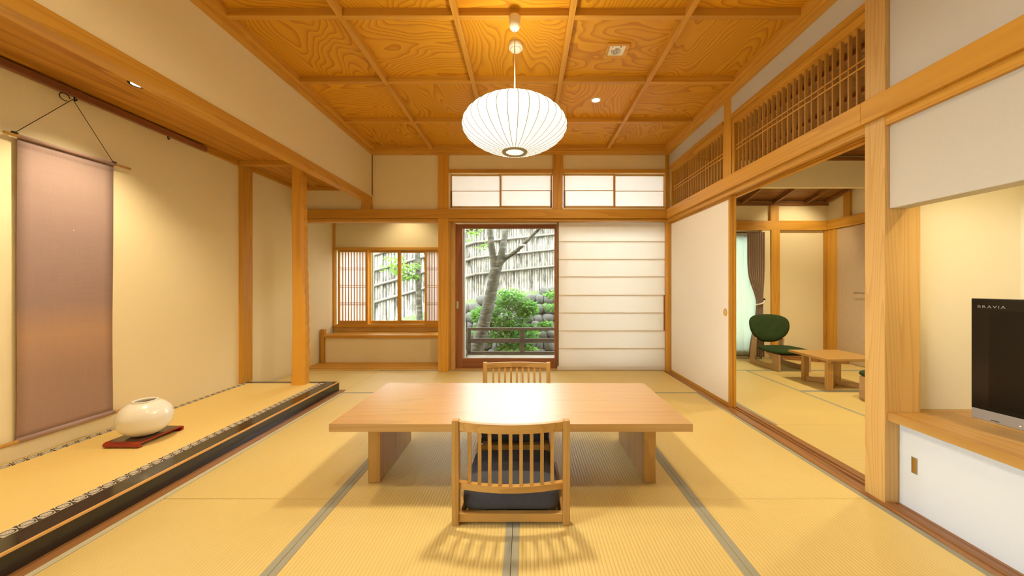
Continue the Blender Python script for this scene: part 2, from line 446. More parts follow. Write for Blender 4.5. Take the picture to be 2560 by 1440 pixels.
mat_piece(x0, x2, YF, yf, along='x'); mat_piece(x2, x4, YF, yf, along='x')
mat_piece(-2.85, x0, 3.72, ya, (0, 0), along='x')
# next room mats
mat_piece(1.925, 2.82, 2.80, 4.60); mat_piece(1.925, 2.82, 1.90, 2.80, (0, 0), along='x')
mat_piece(2.82, 4.48, 3.70, 4.60, along='x'); mat_piece(2.82, 4.48, 2.80, 3.70, along='x'); mat_piece(2.82, 4.48, 1.90, 2.80, along='x')
mat_piece(1.98, 3.2, 4.60, 5.38, along='x'); mat_piece(3.2, 4.48, 4.60, 5.38, along='x')

# ---- outer walls
def structure(o, label, cat): return tag(o, label, cat, None, 'structure')
structure(boxes('wall_left', [(-3.0, XL, 0.95, YS+0.1, -0.1, 2.95), (-3.0, XL, YF-0.1, -1.30, -0.1, 2.95), (-3.0, XL, -1.30, 0.95, -0.1, 0.40), (-3.0, XL, -1.30, 0.95, 2.15, 2.95)], M['plaster']), 'ochre plaster wall at the back of the display alcove', 'wall')
structure(box('wall_front', -3.0, 2.62, YF-0.1, YF, -0.1, 2.95, M['plaster']), 'plaster wall behind the viewer', 'wall')
structure(box('wall_right_outer', 4.5, 4.6, 1.8, YS+0.1, -0.1, 2.95, M['plaster']), 'far right plaster wall of the next room holding the lever door', 'wall')
structure(box('wall_right_near', 2.505, 2.6, YF, 1.83, -0.1, 2.95, M['alcove_wall']), 'cream wall at the back of the television alcove', 'wall')
structure(boxes('wall_right_end', [(1.955, 4.6, 1.83, 1.895, -0.1, 2.95)], M['alcove_wall']), 'cream side wall of the television alcove beside the post', 'wall')
structure(boxes('wall_right_upper', [(1.797, 1.890, -0.6, 1.787, 1.458, 2.95, 0.006), (1.797, 2.505, YF, -0.6, -0.1, 2.95)], M['paperwall']), 'pale cloth-covered wall hanging above the television alcove', 'wall')
# main back wall: plaster above the rail, openings for the small paper windows
u1a, u1b = (1124-VX)/F*YB, (1382-VX)/F*YB
u2a, u2b = (1407-VX)/F*YB, (1666-VX)/F*YB
zw0, zw1 = 2.064, 2.499
structure(boxes('wall_back', [(XL, u1a, YB, YB+0.10, ZN0, 2.95), (u1a, u1b, YB, YB+0.10, zw1, 2.95), (u1b, u2a, YB, YB+0.10, ZN0, 2.95),
    (u2a, u2b, YB, YB+0.10, zw1, 2.95), (u2b, 1.98, YB, YB+0.10, ZN0, 2.95), (u1a, u1b, YB, YB+0.1, ZN0, zw0), (u2a, u2b, YB, YB+0.1, ZN0, zw0)], M['plaster']),
    'plaster back wall above the long rail and paper windows', 'wall')
# writing alcove walls
sw = dict(x0=(842-VX)/F*YS, x1=(1104-VX)/F*YS, z0=CH-(812-VY)/F*YS, z1=CH-(622-VY)/F*YS)
hx0, hx1 = (842-VX)/F*YS, (1100-VX)/F*YS+0.35
structure(boxes('wall_back_alcove', [(XL, sw['x0'], YS, YS+0.1, -0.1, 2.95), (sw['x0'], -0.98, YS, YS+0.1, sw['z1'], 2.95), (sw['x0'], -0.98, YS, YS+0.1, -0.1, sw['z0'])], M['plaster']),
    'plaster wall around the lattice window of the writing alcove', 'wall')
structure(box('wall_side_alcove', -1.08, -0.99, YB+0.1, YS+0.1, -0.1, 2.95, M['plaster']), 'plaster side wall between writing alcove and glass door', 'wall')
structure(box('ceiling_alcove', XL, -1.08, YB+0.1, YS, 2.36, 2.42, M['dark_x']), 'board ceiling over the writing alcove', 'ceiling')
# next room back wall with the window opening
nx0, nx1 = 2.35, 3.50
structure(boxes('wall_back_right', [(1.87, nx0, YS, YS+0.1, -0.1, 2.95), (nx1, 4.6, YS, YS+0.1, -0.1, 2.95), (nx0, nx1, YS, YS+0.1, 1.89, 2.95), (nx0, nx1, YS, YS+0.1, -0.1, 0.03)], M['plaster']),
    'plaster back wall of the next room around the curtained window', 'wall')
structure(box('wall_side_right', 1.87, 1.97, YB+0.1, YS+0.1, -0.1, 2.95, M['plaster']), 'plaster side wall between the glass doors and the next room', 'wall')
structure(boxes('wall_drop_right', [(1.97, 4.5, 4.46, 4.54, 2.30, 2.95)], M['plaster']), 'plaster drop wall hanging across the next room', 'wall')
structure(box('wall_ranma_right', 1.846, 1.895, 1.895, YB, 2.572, 2.95, M['paperwall']), 'pale wall strip above the lattice transoms', 'wall')
structure(box('roof', -3.2, 4.8, YF-0.3, 5.75, 2.96, 3.05, M['roof']), 'unseen slab added above the ceiling to keep sky light out', 'roof')  # unseen slab over the whole house, added to stop sky light leaking in

WIN[0] += 1  # window added out of view to bring neutral daylight onto the right wall
fw = empty('window_%d' % WIN[0], (XL-0.06, -0.2, 0.40), 'wide wooden window added out of view in the left wall for side daylight', 'window', None, 'structure')
for k in range(3):
    a = -1.30+0.75*k; xw0, xw1 = XL-0.08, XL-0.04
    box('stile', xw0, xw1, a, a+0.035, 0.40, 2.15, M['red_z'], fw, 0.002); box('stile', xw0, xw1, a+0.715, a+0.75, 0.40, 2.15, M['red_z'], fw, 0.002)
    box('rail', xw0, xw1, a+0.035, a+0.715, 0.40, 0.45, M['red_y'], fw, 0.002); box('rail', xw0, xw1, a+0.035, a+0.715, 2.11, 2.15, M['red_y'], fw, 0.002)
    box('glass_pane', XL-0.062, XL-0.058, a+0.03, a+0.72, 0.445, 2.115, M['glass'], fw)

# ---- coffered ceiling
ceil = empty('ceiling', (0, 0, ZC), 'coffered ceiling of figured wood boards between square battens', 'ceiling', None, 'structure')
GX = [-1.869+0.7173*k for k in range(6)]
GY = [4.411-0.7213*k for k in range(9)]
pm = {}
for key in ('panel_x', 'panel_y'):
    bm = bmesh.new(); bbox(bm, -0.3587, 0.3587, -0.3607, 0.3607, -0.006, 0.006)
    o = mesh_obj('ceiling_panel', bm, M[key], ceil, (0, 0, 0)); pm[key] = o.data
    bpy.data.objects.remove(o)
for i in range(5):
    for j in range(8):
        key = 'panel_x' if (i+j) % 2 == 1 else 'panel_y'
        o = bpy.data.objects.new('ceiling_panel', pm[key])
        o.location = ((GX[i]+GX[i+1])/2, (GY[j]+GY[j+1])/2, ZC+0.008); link(o, ceil)
bw = 0.019
for i in range(1, 5): box('batten', GX[i]-bw, GX[i]+bw, YF, GY[0]-0.02, ZB, ZC+0.004, M['post_y'], ceil, 0.003)
for j in range(1, 8):
    for i in range(5):
        a = GX[i]+(bw if i else 0.02); b = GX[i+1]-(bw if i < 4 else 0.02)
        box('batten', a, b, GY[j]-bw, GY[j]+bw, ZB+0.001, ZC+0.004, M['post_x'], ceil, 0.003)
# cornice: inner batten and deeper outer rail on three sides
box('cornice_batten', GX[0]-0.02, GX[0]+0.022, YF, GY[0], ZB, ZC+0.004, M['post_y'], ceil, 0.003)
box('cornice_batten', GX[5]-0.022, GX[5]+0.02, YF, GY[0], ZB, ZC+0.004, M['post_y'], ceil, 0.003)
box('cornice_batten', GX[0]-0.02, GX[5]+0.02, GY[0]-0.022, GY[0]+0.02, ZB+0.001, ZC+0.006, M['post_x'], ceil, 0.003)
box('cornice', XT-0.01, GX[0]-0.018, YF, YB, ZB-0.017, ZC+0.02, M['post_y'], ceil, 0.004)
box('cornice', GX[5]+0.018, 1.85, YF, YB, ZB-0.017, ZC+0.02, M['post_y'], ceil, 0.004)
box('cornice', XT, 1.80, GY[0]+0.018, YB+0.01, ZB-0.016, ZC+0.022, M['post_x'], ceil, 0.004)

# ---- back wall timber
def bx(px, d=YB): return (px-VX)/F*d
def bz(py, d=YB): return CH-(py-VY)/F*d
Yp = YB-0.035
trim(bx(1097), bx(1122), Yp, YB+0.09, 0, ZB-0.0165, M['post_z'], 'full-height cypress post left of the glass door')
trim(bx(1382), bx(1407), Yp+0.008, YB+0.08, ZN1, ZB-0.0165, M['post_z'], 'short cypress post between the two small paper windows')
trim(bx(1663), bx(1672), Yp+0.02, YB+0.09, ZN1, ZB-0.0165, M['post_z'], 'slim corner post above the rail at the right corner')
trim(bx(1666), bx(1673), Yp, YB+0.10, 0, ZN0, M['post_z'], 'slim corner post beside the large paper screen')
trim(bx(928), bx(932), YB-0.012, YB+0.01, 2.22, ZB-0.0165, M['dark_z'], 'thin corner strip at the end of the hanging wall', 0.001)
trim(XL, 1.80, YB-0.055, YB+0.02, ZN0, ZN1, M['post_x'], 'long cypress rail across the back wall', 0.004)
trim(bx(1122), 1.80, YB-0.03, YB+0.10, 1.893, ZN0-0.002, M['post_x'], 'grooved head track under the rail above the paper screen', 0.003)
trim(XL, bx(1097), YB-0.03, YB+0.10, 1.884, ZN0-0.002, M['post_x'], 'head board under the rail above the writing alcove', 0.003)
trim(bx(1122), bx(1382), YB-0.022, YB+0.05, bz(433), bz(424.5), M['post_x'], 'cypress lintel over the left pair of small paper windows')
trim(bx(1407), bx(1663), YB-0.022, YB+0.05, bz(433), bz(424.5), M['post_x'], 'cypress lintel over the right pair of small paper windows')
trim(bx(908), bx(931), YB-0.05, YB+0.01, ZN1, 2.165, M['post_z'], 'stub post under the end of the alcove beam')
# sill of the openings
trim(bx(1122), 1.80, YB+0.04, YB+0.30, -0.02, 0.004, M['pale_x'], 'pale wooden sill under glass door and paper screen', 0.002)
trim(bx(1122)+0.002, bx(1140, 4.72), YB+0.09, 4.80, 0.004, 1.893, M['pale_z'], 'pale inner jamb beside the glass door')
trim(bx(1122), 1.87, YB+0.10, 4.80, 1.893, 1.94, M['pale_x'], 'pale head lining above the glass door')

# ---- small paper windows in the back wall
def small_window(px0, px1, y, front, label, handle):
    WIN[0] += 1
    xa, xb = bx(px0, y), bx(px1, y); z0, z1 = bz(519.5), bz(433)
    w = empty('window_%d' % WIN[0], ((xa+xb)/2, y, z0), label, 'paper window', None, 'structure')
    fr = 0.022
    box('paper_sheet', xa+0.006, xb-0.006, y+0.004, y+0.007, z0+0.01, z1-0.01, M['shoji2'], w)
    box('stile', xa, xa+fr, y-0.006, y+0.016, z0, z1, M['pale_z'], w, 0.001)
    box('stile', xb-fr, xb, y-0.006, y+0.016, z0, z1, M['pale_z'], w, 0.001)
    box('rail', xa+fr, xb-fr, y-0.006, y+0.016, z0, z0+0.03, M['pale_x'], w, 0.001)
    box('rail', xa+fr, xb-fr, y-0.006, y+0.016, z1-0.02, z1, M['pale_x'], w, 0.001)
    zm = bz(475)
    box('glazing_bar', xa+fr, xb-fr, y-0.002, y+0.004, zm-0.004, zm+0.004, M['pale_x'], w)
    hx = xa if handle < 0 else xb-0.026
    box('pull_strip', hx, hx+0.026, y-0.009, y-0.004, z0, zm, M['dark_z'], w, 0.001)
small_window(1125.5, 1254, YB+0.055, 0, 'leftmost of the four small paper windows under the ceiling', -1)
small_window(1249, 1381, YB+0.028, 1, 'small paper window just left of the short post', 1)
small_window(1408, 1538, YB+0.028, 1, 'small paper window just right of the short post', -1)
small_window(1534, 1663.5, YB+0.055, 0, 'rightmost of the four small paper windows under the ceiling', 1)

# ---- large paper screen (door_1) and glass door (window)
DOOR[0] += 1
ys = YB+0.06
sx0, sx1, sz0, sz1 = bx(1393, ys), bx(1668, ys), 0.005, bz(556, ys)
shoji = empty('door_1', ((sx0+sx1)/2, ys, 0), 'large white paper sliding screen with eight horizontal bands', 'paper screen', None, 'structure')
lines = [604, 648.5, 692, 738, 782, 827, 871]
zs = [sz1]+[bz(l, ys) for l in lines]+[bz(916, ys)]
for i in range(len(zs)-1):
    box('paper_panel', sx0+0.004, sx1-0.004, ys-0.004, ys-0.001, zs[i+1]+0.0012, zs[i]-0.0012, M['shoji'], shoji)
    if i: box('crossbar', sx0+0.03, sx1-0.03, ys+0.001, ys+0.017, zs[i]-0.006, zs[i]+0.006, M['pale_x'], shoji)
box('bottom_rail', sx0, sx1, ys-0.006, ys+0.02, sz0, zs[-1], M['shoji'], shoji, 0.002)
box('stile', sx0, sx0+0.018, ys-0.004, ys+0.018, zs[-1], sz1, M['pale_z'], shoji, 0.001)
box('stile', sx1-0.018, sx1-0.001, ys-0.001, ys+0.018, zs[-1], sz1, M['pale_z'], shoji, 0.001)
box('pull_strip', bx(1658.5, ys), sx1-0.001, ys-0.010, ys-0.003, bz(826, ys), bz(738, ys), M['dark_z'], shoji, 0.002)
yg = 4.72
WIN[0] += 1
gd = empty('window_%d' % WIN[0], (bx(1265, yg), yg, 0.004), 'brown-framed sliding glass door opening onto the garden deck', 'glass door', None, 'structure')
gx0, gx1, gz0, gz1 = bx(1140, yg), bx(1391, yg), 0.005, bz(561, yg)
gi0, gi1, gj0, gj1 = bx(1157, yg), bx(1386, yg), bz(895, yg), bz(572, yg)
box('stile', gx0, gi0, yg-0.02, yg+0.02, gz0, gz1, M['red_z'], gd, 0.002)
box('stile', gi1, gx1+0.05, yg-0.02, yg+0.02, gz0, gz1, M['red_z'], gd, 0.002)
box('bottom_rail', gi0, gi1, yg-0.019, yg+0.019, gz0, gj0, M['red_x'], gd, 0.002)
box('top_rail', gi0, gi1, yg-0.019, yg+0.019, gj1, gz1, M['red_x'], gd, 0.002)
box('glass_pane', gi0-0.005, gi1+0.005, yg-0.003, yg+0.003, gj0-0.005, gj1+0.005, M['glass'], gd)
box('latch', bx(1142, yg), bx(1147, yg), yg-0.026, yg-0.018, bz(771, yg), bz(753, yg), M['steel'], gd, 0.002)
WIN[0] += 1
gd2 = empty('window_%d' % WIN[0], (1.1, yg+0.055, 0.004), 'second glass door hidden behind the large paper screen', 'glass door', None, 'structure')
boxes('frame', [(gx1, gx1+0.07, yg+0.03, yg+0.07, gz0, gz1), (1.80, 1.87, yg+0.03, yg+0.07, gz0, gz1), (gx1+0.07, 1.80, yg+0.03, yg+0.07, gz0, 0.12), (gx1+0.07, 1.80, yg+0.03, yg+0.07, 1.82, gz1)], M['red_z'], gd2, (1.1, yg+0.055, 1.0))
box('glass_pane', gx1+0.065, 1.805, yg+0.047, yg+0.053, 0.115, 1.825, M['glass'], gd2)
# aluminium guide seen through the glass at the left
trim(bx(1156.5, 4.86), bx(1162.5, 4.86), 4.84, 4.90, 0.0, 1.93, M['alu'], 'grey aluminium shutter guide outside the glass door', 0.001)

# ---- display alcove (tokonoma)
YE = 3.71; ZP = 0.094
tok = empty('trim_platform', (-2.4, YE, 0), 'raised alcove platform with black lacquer edge and rush mat', 'platform', None, 'structure')
pb = -1.919
boxes('platform_body', [(XL, pb-0.11, YF, YE-0.11, 0, ZP-0.012)], M['roof'], tok, (-2.4, 1, 0))
box('lacquer_kerb', pb-0.118, pb, YF, YE, 0.0, ZP, M['lacquer'], tok, 0.002)
box('lacquer_end', XL, pb-0.118, YE-0.06, YE, 0.0, ZP, M['lacquer'], tok, 0.002)
bm = bmesh.new(); prism(bm, [(pb-0.0105, ZP+0.0006), (pb+0.0008, ZP+0.0006), (pb+0.0008, ZP-0.009), (pb-0.003, ZP-0.006)], 1, YF, YE)
for v in bm.verts: v.co -= Vector((pb, 1, ZP))
mesh_obj('kerb_edge', bm, M['lacquer_edge'], tok, (pb, 1, ZP))
fm = box('rush_mat', XL+0.002, pb-0.118, YF, YE-0.06, ZP-0.014, ZP, M['finemat'], tok, 0.001)
def crest_strip(xc):
    bm = bmesh.new(); bbox(bm, -0.0235, 0.0235, (YF-1.0), (YE-0.062-1.0), -0.001, 0.0012)
    mesh_obj('crest_border', bm, M['crest'], tok, (xc, 1.0, ZP+0.001))
crest_strip(pb-0.118-0.024); crest_strip(XL+0.05)
trim(pb, x0-0.002, YF, YE+0.02, -0.03, 0.006, M['dark_y'], 'brown floor strip along the foot of the alcove platform', 0.002)
trim(x0-0.001, x0+0.028, YF, 3.62, 0.0005, 0.0025, M['heri_pale'], 'pale cloth edging beside the alcove platform', 0.0005)
# hanging wall, beam, alcove ceiling
structure(box('wall_left_hanging', XT-0.06, XT, YF, YB, 2.19, 2.95, M['plaster']), 'ochre plaster wall hanging above the display alcove', 'wall')
trim(XT-0.078, XT+0.012, YF, YB-0.02, 2.118, 2.198, M['post_y'], 'long cypress beam along the foot of the hanging wall', 0.004)
ac = empty('ceiling_display', (-2.4, 1.5, 2.32), 'wooden board ceiling above the display alcove', 'ceiling', None, 'structure')
for k in range(3):
    xa = XL+k*0.33; xb = min(XL+(k+1)*0.33, XT-0.06)
    box('ceiling_board', xa, xb-0.002, YF, YB, 2.32, 2.335, M['alcove_board'], ac, 0.001)
trim(XL, XL+0.03, YF, YB, 2.275, 2.32, M['post_y'], 'slim cornice between alcove ceiling and back wall')
trim(XL, XT-0.06, YB-0.03, YB, 2.28, 2.32, M['post_x'], 'slim cornice at the far end of the alcove ceiling')
trim(XL+0.03, XT-0.078, 3.58, 3.64, 2.275, 2.322, M['post_x'], 'cross beam over the alcove pillar')
trim(XL+0.03, XL+0.058, YF, 3.20, 2.262, 2.306, M['red_y'], 'dark brown hanging rail for scrolls under the alcove ceiling')
trim(XL-0.01, XL+0.035, 3.62, 3.76, ZP, 2.28, M['post_z'], 'flat cypress post on the alcove back wall')
# adzed pillar
bm = bmesh.new()
def pillar():
    n = 20; prev = None; zt, zb = 2.28, ZP-0.004; rnd = random.Random(3)
    rings = []
    for i in range(n*2+1):
        t = i/(n*2.0); z = zb+(zt-zb)*t
        sx = 0.066-0.012*t; sy = 0.052-0.006*t
        dent = 0.0 if i % 2 == 0 else -0.0055
        pts = [(-sx, -sy+0.012), (-sx+0.012, -sy), (sx*0.55, -sy), (sx+dent, -sy+0.022), (sx+dent, sy-0.014), (sx-0.014, sy), (-sx+0.012, sy), (-sx, sy-0.012)]
        off = (0.006*math.sin(t*5+0.4), 0.004*math.sin(t*4))
        rings.append([bm.verts.new((p[0]+off[0], p[1]+off[1], z-zb)) for p in pts])
    for i in range(len(rings)-1):
        for k in range(8): bm.faces.new((rings[i][k], rings[i][(k+1) % 8], rings[i+1][(k+1) % 8], rings[i+1][k]))
    bm.faces.new(rings[0]); bm.faces.new(rings[-1])
pillar()
TRIM[0] += 1
structure(mesh_obj('trim_%d' % TRIM[0], bm, M['pillar'], None, (-2.262, 3.62, ZP-0.004)), 'hand-adzed wooden alcove pillar standing on the platform end', 'pillar')

# ---- writing alcove (left of the glass door)
trim(XL, bx(1097), YB+0.10, 5.04, -0.02, 0.012, M['post_x'], 'wide floor board under the writing shelf', 0.003)
trim(XL, bx(1097), YB+0.045, YB+0.10, -0.02, 0.006, M['pale_x'], 'pale threshold strip in front of the writing alcove', 0.002)
structure(box('wall_back_lower', -2.80, -1.08, 5.04, 5.09, 0.0, 0.355, M['plaster']), 'low plaster wall under the writing shelf', 'wall')
trim(-2.86, -2.805, 5.02, 5.075, 0.0, 0.472, M['post_z'], 'small post at the left end of the writing shelf')
trim(-2.86, -1.08, 5.075, 5.12, 0.005, 0.022, M['post_x'], 'thin strip behind the low wall')
DESK_Z = 0.395
desk = empty('writing_shelf', (-1.95, 5.2, 0.355), 'polished amber wooden writing shelf below the lattice window', 'shelf')
box('shelf_board', -2.804, -1.085, 5.0, YS-0.02, 0.356, DESK_Z, M['post_x'], desk, 0.004)
box('back_strip', XL+0.01, -1.085, YS-0.02, YS-0.002, DESK_Z, DESK_Z+0.07, M['pale_x'], desk, 0.002)
box('cable_slot', bx(1073, 5.15), bx(1090, 5.15), 5.10, 5.13, DESK_Z-0.002, DESK_Z+0.003, M['silver'], desk, 0.001)
out = empty('wall_socket', (bx(1097, 5.15), 5.16, DESK_Z+0.02), 'tiny dark socket at the right end of the writing shelf', 'socket')
box('plate', -1.088, -1.082, 5.13, 5.19, DESK_Z+0.005, DESK_Z+0.055, M['white'], out, 0.001)
box('socket_hole', -1.091, -1.087, 5.145, 5.175, DESK_Z+0.012, DESK_Z+0.035, M['black'], out, 0.001)
trim(XL+0.02, -1.085, YS-0.045, YS+0.09, sw['z0']-0.035, sw['z0']+0.012, M['post_x'], 'cypress sill of the lattice window', 0.003)
trim(XL+0.02, -1.085, YS-0.035, YS+0.09, sw['z1']-0.02, sw['z1']+0.02, M['post_x'], 'cypress lintel of the lattice window', 0.003)
trim(XL, XL+0.03, YS-0.02, YS+0.005, DESK_Z+0.07, 2.36, M['post_z'], 'thin corner strip in the writing alcove', 0.001)
def lattice(px0, px1, label, y, cols):
    WIN[0] += 1
    xa, xb = bx(px0, y), bx(px1, y); z0, z1 = sw['z0']+0.013, sw['z1']-0.021
    w = empty('window_%d' % WIN[0], ((xa+xb)/2, y, z0), label, 'lattice screen', None, 'structure')
    fr = 0.028
    box('paper_sheet', xa+0.01, xb-0.01, y+0.008, y+0.010, z0+0.01, z1-0.01, M['shoji2'], w)
    box('stile', xa, xa+fr, y-0.012, y+0.014, z0, z1, M['red_z'] if False else M['post_z'], w, 0.001)
    box('stile', xb-fr, xb, y-0.012, y+0.014, z0, z1, M['post_z'], w, 0.001)
    box('rail', xa+fr, xb-fr, y-0.012, y+0.014, z0, z0+0.05, M['post_x'], w, 0.001)
    box('rail', xa+fr, xb-fr, y-0.012, y+0.014, z1-0.03, z1, M['post_x'], w, 0.001)
    za, zb2 = z0+0.05, z1-0.03
    for k in range(1, cols):
        x = xa+fr+(xb-xa-2*fr)*k/cols
        box('lattice_bar', x-0.0045, x+0.0045, y-0.006, y+0.007, za, zb2, M['post_z'], w)
    for t in (0.245, 0.5, 0.755):
        zc = za+(zb2-za)*t
        for dz in (-0.014, 0.014):
            box('lattice_bar', xa+fr, xb-fr, y-0.009, y-0.002, zc+dz-0.004, zc+dz+0.004, M['post_x'], w)
lattice(845, 919, 'lattice paper screen at the left of the writing alcove window', YS-0.012, 9)
lattice(1062, 1104, 'half-hidden lattice paper screen at the right of the writing alcove window', YS-0.012, 5)
WIN[0] += 1
yw = YS+0.055
lw = empty('window_%d' % WIN[0], (bx(995, yw), yw, sw['z0']), 'two-pane wooden sash window above the writing shelf', 'window', None, 'structure')
wa, wb, wm = bx(921, yw), bx(1068, yw), bx(998, yw); wz0, wz1 = sw['z0']+0.013, sw['z1']-0.021
for a, b in ((wa, wm+0.018), (wm-0.018, wb+0.05)):
    yo = 0 if a == wa else 0.034
    box('stile', a, a+0.038, yw-0.015+yo, yw+0.015+yo, wz0, wz1, M['post_z'], lw, 0.001)
    box('stile', b-0.038, b, yw-0.015+yo, yw+0.015+yo, wz0, wz1, M['post_z'], lw, 0.001)
    box('rail', a+0.038, b-0.038, yw-0.015+yo, yw+0.015+yo, wz0, wz0+0.045, M['post_x'], lw, 0.001)
    box('rail', a+0.038, b-0.038, yw-0.015+yo, yw+0.015+yo, wz1-0.03, wz1, M['post_x'], lw, 0.001)
    box('glass_pane', a+0.034, b-0.034, yw-0.002+yo, yw+0.002+yo, wz0+0.04, wz1-0.025, M['glass'], lw)
trim(bx(926, YS+0.13), bx(934, YS+0.13), YS+0.11, YS+0.16, wz0, wz1, M['alu'], 'grey aluminium guide outside the lattice window', 0.001)

# ---- right side: post, rail, transoms, sliding doors
trim(1.775, 1.952, 1.787, 1.893, 0, ZB-0.0165, M['pale_z'], 'thick pale cypress post between doorway and television alcove', 0.003)
trim(1.752, 1.90, 1.893, YB-0.05, ZN0-0.005, ZN1, M['post_y'], 'long cypress rail above the sliding doors', 0.004)
trim(1.752, 1.83, YF, 1.893, ZN0-0.005, ZN1, M['post_y'], 'cypress rail crossing post and pale wall above the television', 0.004)
trim(1.775, 1.83, YF, 1.786, 1.868, ZN0-0.005, M['post_y'], 'lower cypress strip under the rail on the pale wall', 0.003)
kam = empty('trim_headtrack', (1.84, 3.2, 1.87), 'grooved cypress head track of the sliding doors', 'wood trim', None, 'structure')
for a, b, z in ((1.775, 1.806, 1.872), (1.806, 1.838, 1.885), (1.838, 1.842, 1.872), (1.842, 1.872, 1.885), (1.872, 1.905, 1.872)):
    box('track_rib', a, b, 1.893, YB-0.01, z, ZN0-0.003, M['post_y'], kam, 0.001)
sil = empty('trim_sill', (1.83, 3.2, 0), 'dark grooved wooden floor track of the sliding doors', 'wood trim', None, 'structure')
for a, b, z in ((1.742, 1.806, 0.004), (1.806, 1.838, -0.004), (1.838, 1.842, 0.004), (1.842, 1.872, -0.004), (1.872, 1.924, 0.004)):
    box('track_rib', a, b, 1.893, YB-0.01, -0.03, z, M['dark_y'], sil, 0.001)
trim(1.742, 1.775, YF, 1.893, -0.03, 0.004, M['dark_y'], 'dark floor strip in front of post and television cabinet', 0.002)
trim(1.797, 1.845, 3.17, 3.285, ZN1, ZB-0.0165, M['post_z'], 'short cypress post between the two lattice transoms')
TRIM[0] += 1
for (ya_, yb_, lab) in ((1.895, 3.165, 'near lattice transom of thin wooden slats above the doorway'), (3.29, 4.50, 'far lattice transom of thin wooden slats above the white sliding door')):
    TRIM[0] += 1
    rm = empty('trim_%d' % TRIM[0], (1.84, (ya_+yb_)/2, ZN1), lab, 'transom', None, 'structure')
    xt = 1.835
    box('frame_top', xt-0.030, xt+0.03, ya_, yb_, 2.490, 2.570, M['post_y'], rm, 0.003)
    box('lintel', xt-0.048, xt-0.025, ya_, yb_, 2.535, 2.574, M['post_y'], rm, 0.003)
    box('frame_bottom', xt-0.030, xt+0.03, ya_, yb_, ZN1, ZN1+0.018, M['post_y'], rm, 0.002)
    box('frame_side', xt-0.030, xt+0.03, yb_-0.035, yb_, ZN1+0.018, 2.490, M['post_z'], rm, 0.002)
    box('frame_side', xt-0.030, xt+0.03, ya_, ya_+0.02, ZN1+0.018, 2.490, M['post_z'], rm, 0.002)
    n = 23 if ya_ < 3 else 21
    for k in range(n):
        y = ya_+0.045+(yb_-ya_-0.105)*k/(n-1)
        box('slat', xt-0.010, xt+0.010, y-0.0048, y+0.0048, ZN1+0.018, 2.490, M['slatwood'], rm)
    for zc in (2.262, 2.298):
        box('cross_slat', xt-0.0145, xt-0.0095, ya_+0.02, yb_-0.035, zc-0.004, zc+0.004, M['post_y'], rm)
structure(box('wall_strip_right', 1.800, 1.845, 1.895, 3.17, 2.572, 2.76, M['paperwall']), 'pale wall strip above the near lattice transom', 'wall')
structure(box('wall_strip_right_far', 1.800, 1.845, 3.285, YB, 2.572, 2.76, M['paperwall']), 'pale wall strip above the far lattice transom', 'wall')
def fusuma(x0_, x1_, ya_, yb_, label, pull):
    DOOR[0] += 1
    d = empty('door_%d' % DOOR[0], ((x0_+x1_)/2, (ya_+yb_)/2, 0), label, 'sliding door', None, 'structure')
    z0, z1 = -0.002, 1.884
    box('panel', x0_+0.003, x1_-0.003, ya_+0.02, yb_-0.02, z0+0.03, z1-0.03, M['fusuma'], d)
    box('stile', x0_, x1_, ya_, ya_+0.021, z0, z1, M['post_z'], d, 0.001)
    box('stile', x0_, x1_, yb_-0.021, yb_, z0, z1, M['post_z'], d, 0.001)
    box('rail', x0_, x1_, ya_+0.021, yb_-0.021, z0, z0+0.035, M['post_y'], d, 0.001)
    box('rail', x0_, x1_, ya_+0.021, yb_-0.021, z1-0.035, z1, M['post_y'], d, 0.001)
    if pull:
        bm = bmesh.new(); lathe(bm, [(0.001, 0.001), (0.022, 0.001), (0.024, 0.0035), (0.029, 0.0035), (0.031, 0.0)], 24, close=True)
        for v in bm.verts: v.co = Vector((-v.co.z, v.co.x, v.co.y*1.15))
        mesh_obj('finger_pull', bm, M['pale_z'], d, (x0_+0.003, ya_+0.075, bz(780.5, 3.29)), True)
fusuma(1.808, 1.836, 3.207, 4.52, 'front white sliding door with round wooden finger pull', True)
fusuma(1.843, 1.870, 3.212, 4.53, 'rear white sliding door stacked behind the front one', False)

# ---- television alcove cabinet
cab = empty('low_cabinet', (2.1, 0.6, 0), 'low built-in white cabinet with pale oak top under the television', 'cabinet')
box('cabinet_top', 1.787, 2.503, -0.6, 1.786, 0.412, 0.4526, M['oak_y'], cab, 0.003)
box('cabinet_top', 1.954, 2.503, 1.786, 1.829, 0.412, 0.4526, M['oak_y'], cab, 0.001)
for (ya_, yb_, xx, pull) in ((0.62, 1.785, 1.845, True), (-0.59, 0.66, 1.872, False)):
    d = box('door', xx, xx+0.022, ya_, yb_, 0.006, 0.410, M['white_door'], cab, 0.002)
    if pull:
        z0, z1 = 0.185, 0.262; yy = 1.715
        h = boxes('finger_pull', [(xx-0.0025, xx+0.001, yy-0.013, yy-0.0105, z0, z1), (xx-0.0025, xx+0.001, yy+0.0105, yy+0.013, z0, z1), (xx-0.0025, xx+0.001, yy-0.0105, yy+0.0105, z0, z0+0.003), (xx-0.0025, xx+0.001, yy-0.0105, yy+0.0105, z1-0.003, z1)], M['silver'], d, (xx, yy, z0))
        box('pull_cup', xx-0.0012, xx+0.001, yy-0.0105, yy+0.0105, z0+0.003, z1-0.003, M['brass'], d)
box('cabinet_floor', 1.90, 2.503, -0.59, 1.786, 0.0, 0.02, M['pale_y'], cab)
cs = empty('trim_cabinet_sill', (1.82, 0.6, 0), 'grooved dark sill in front of the white cabinet doors', 'wood trim', None, 'structure')
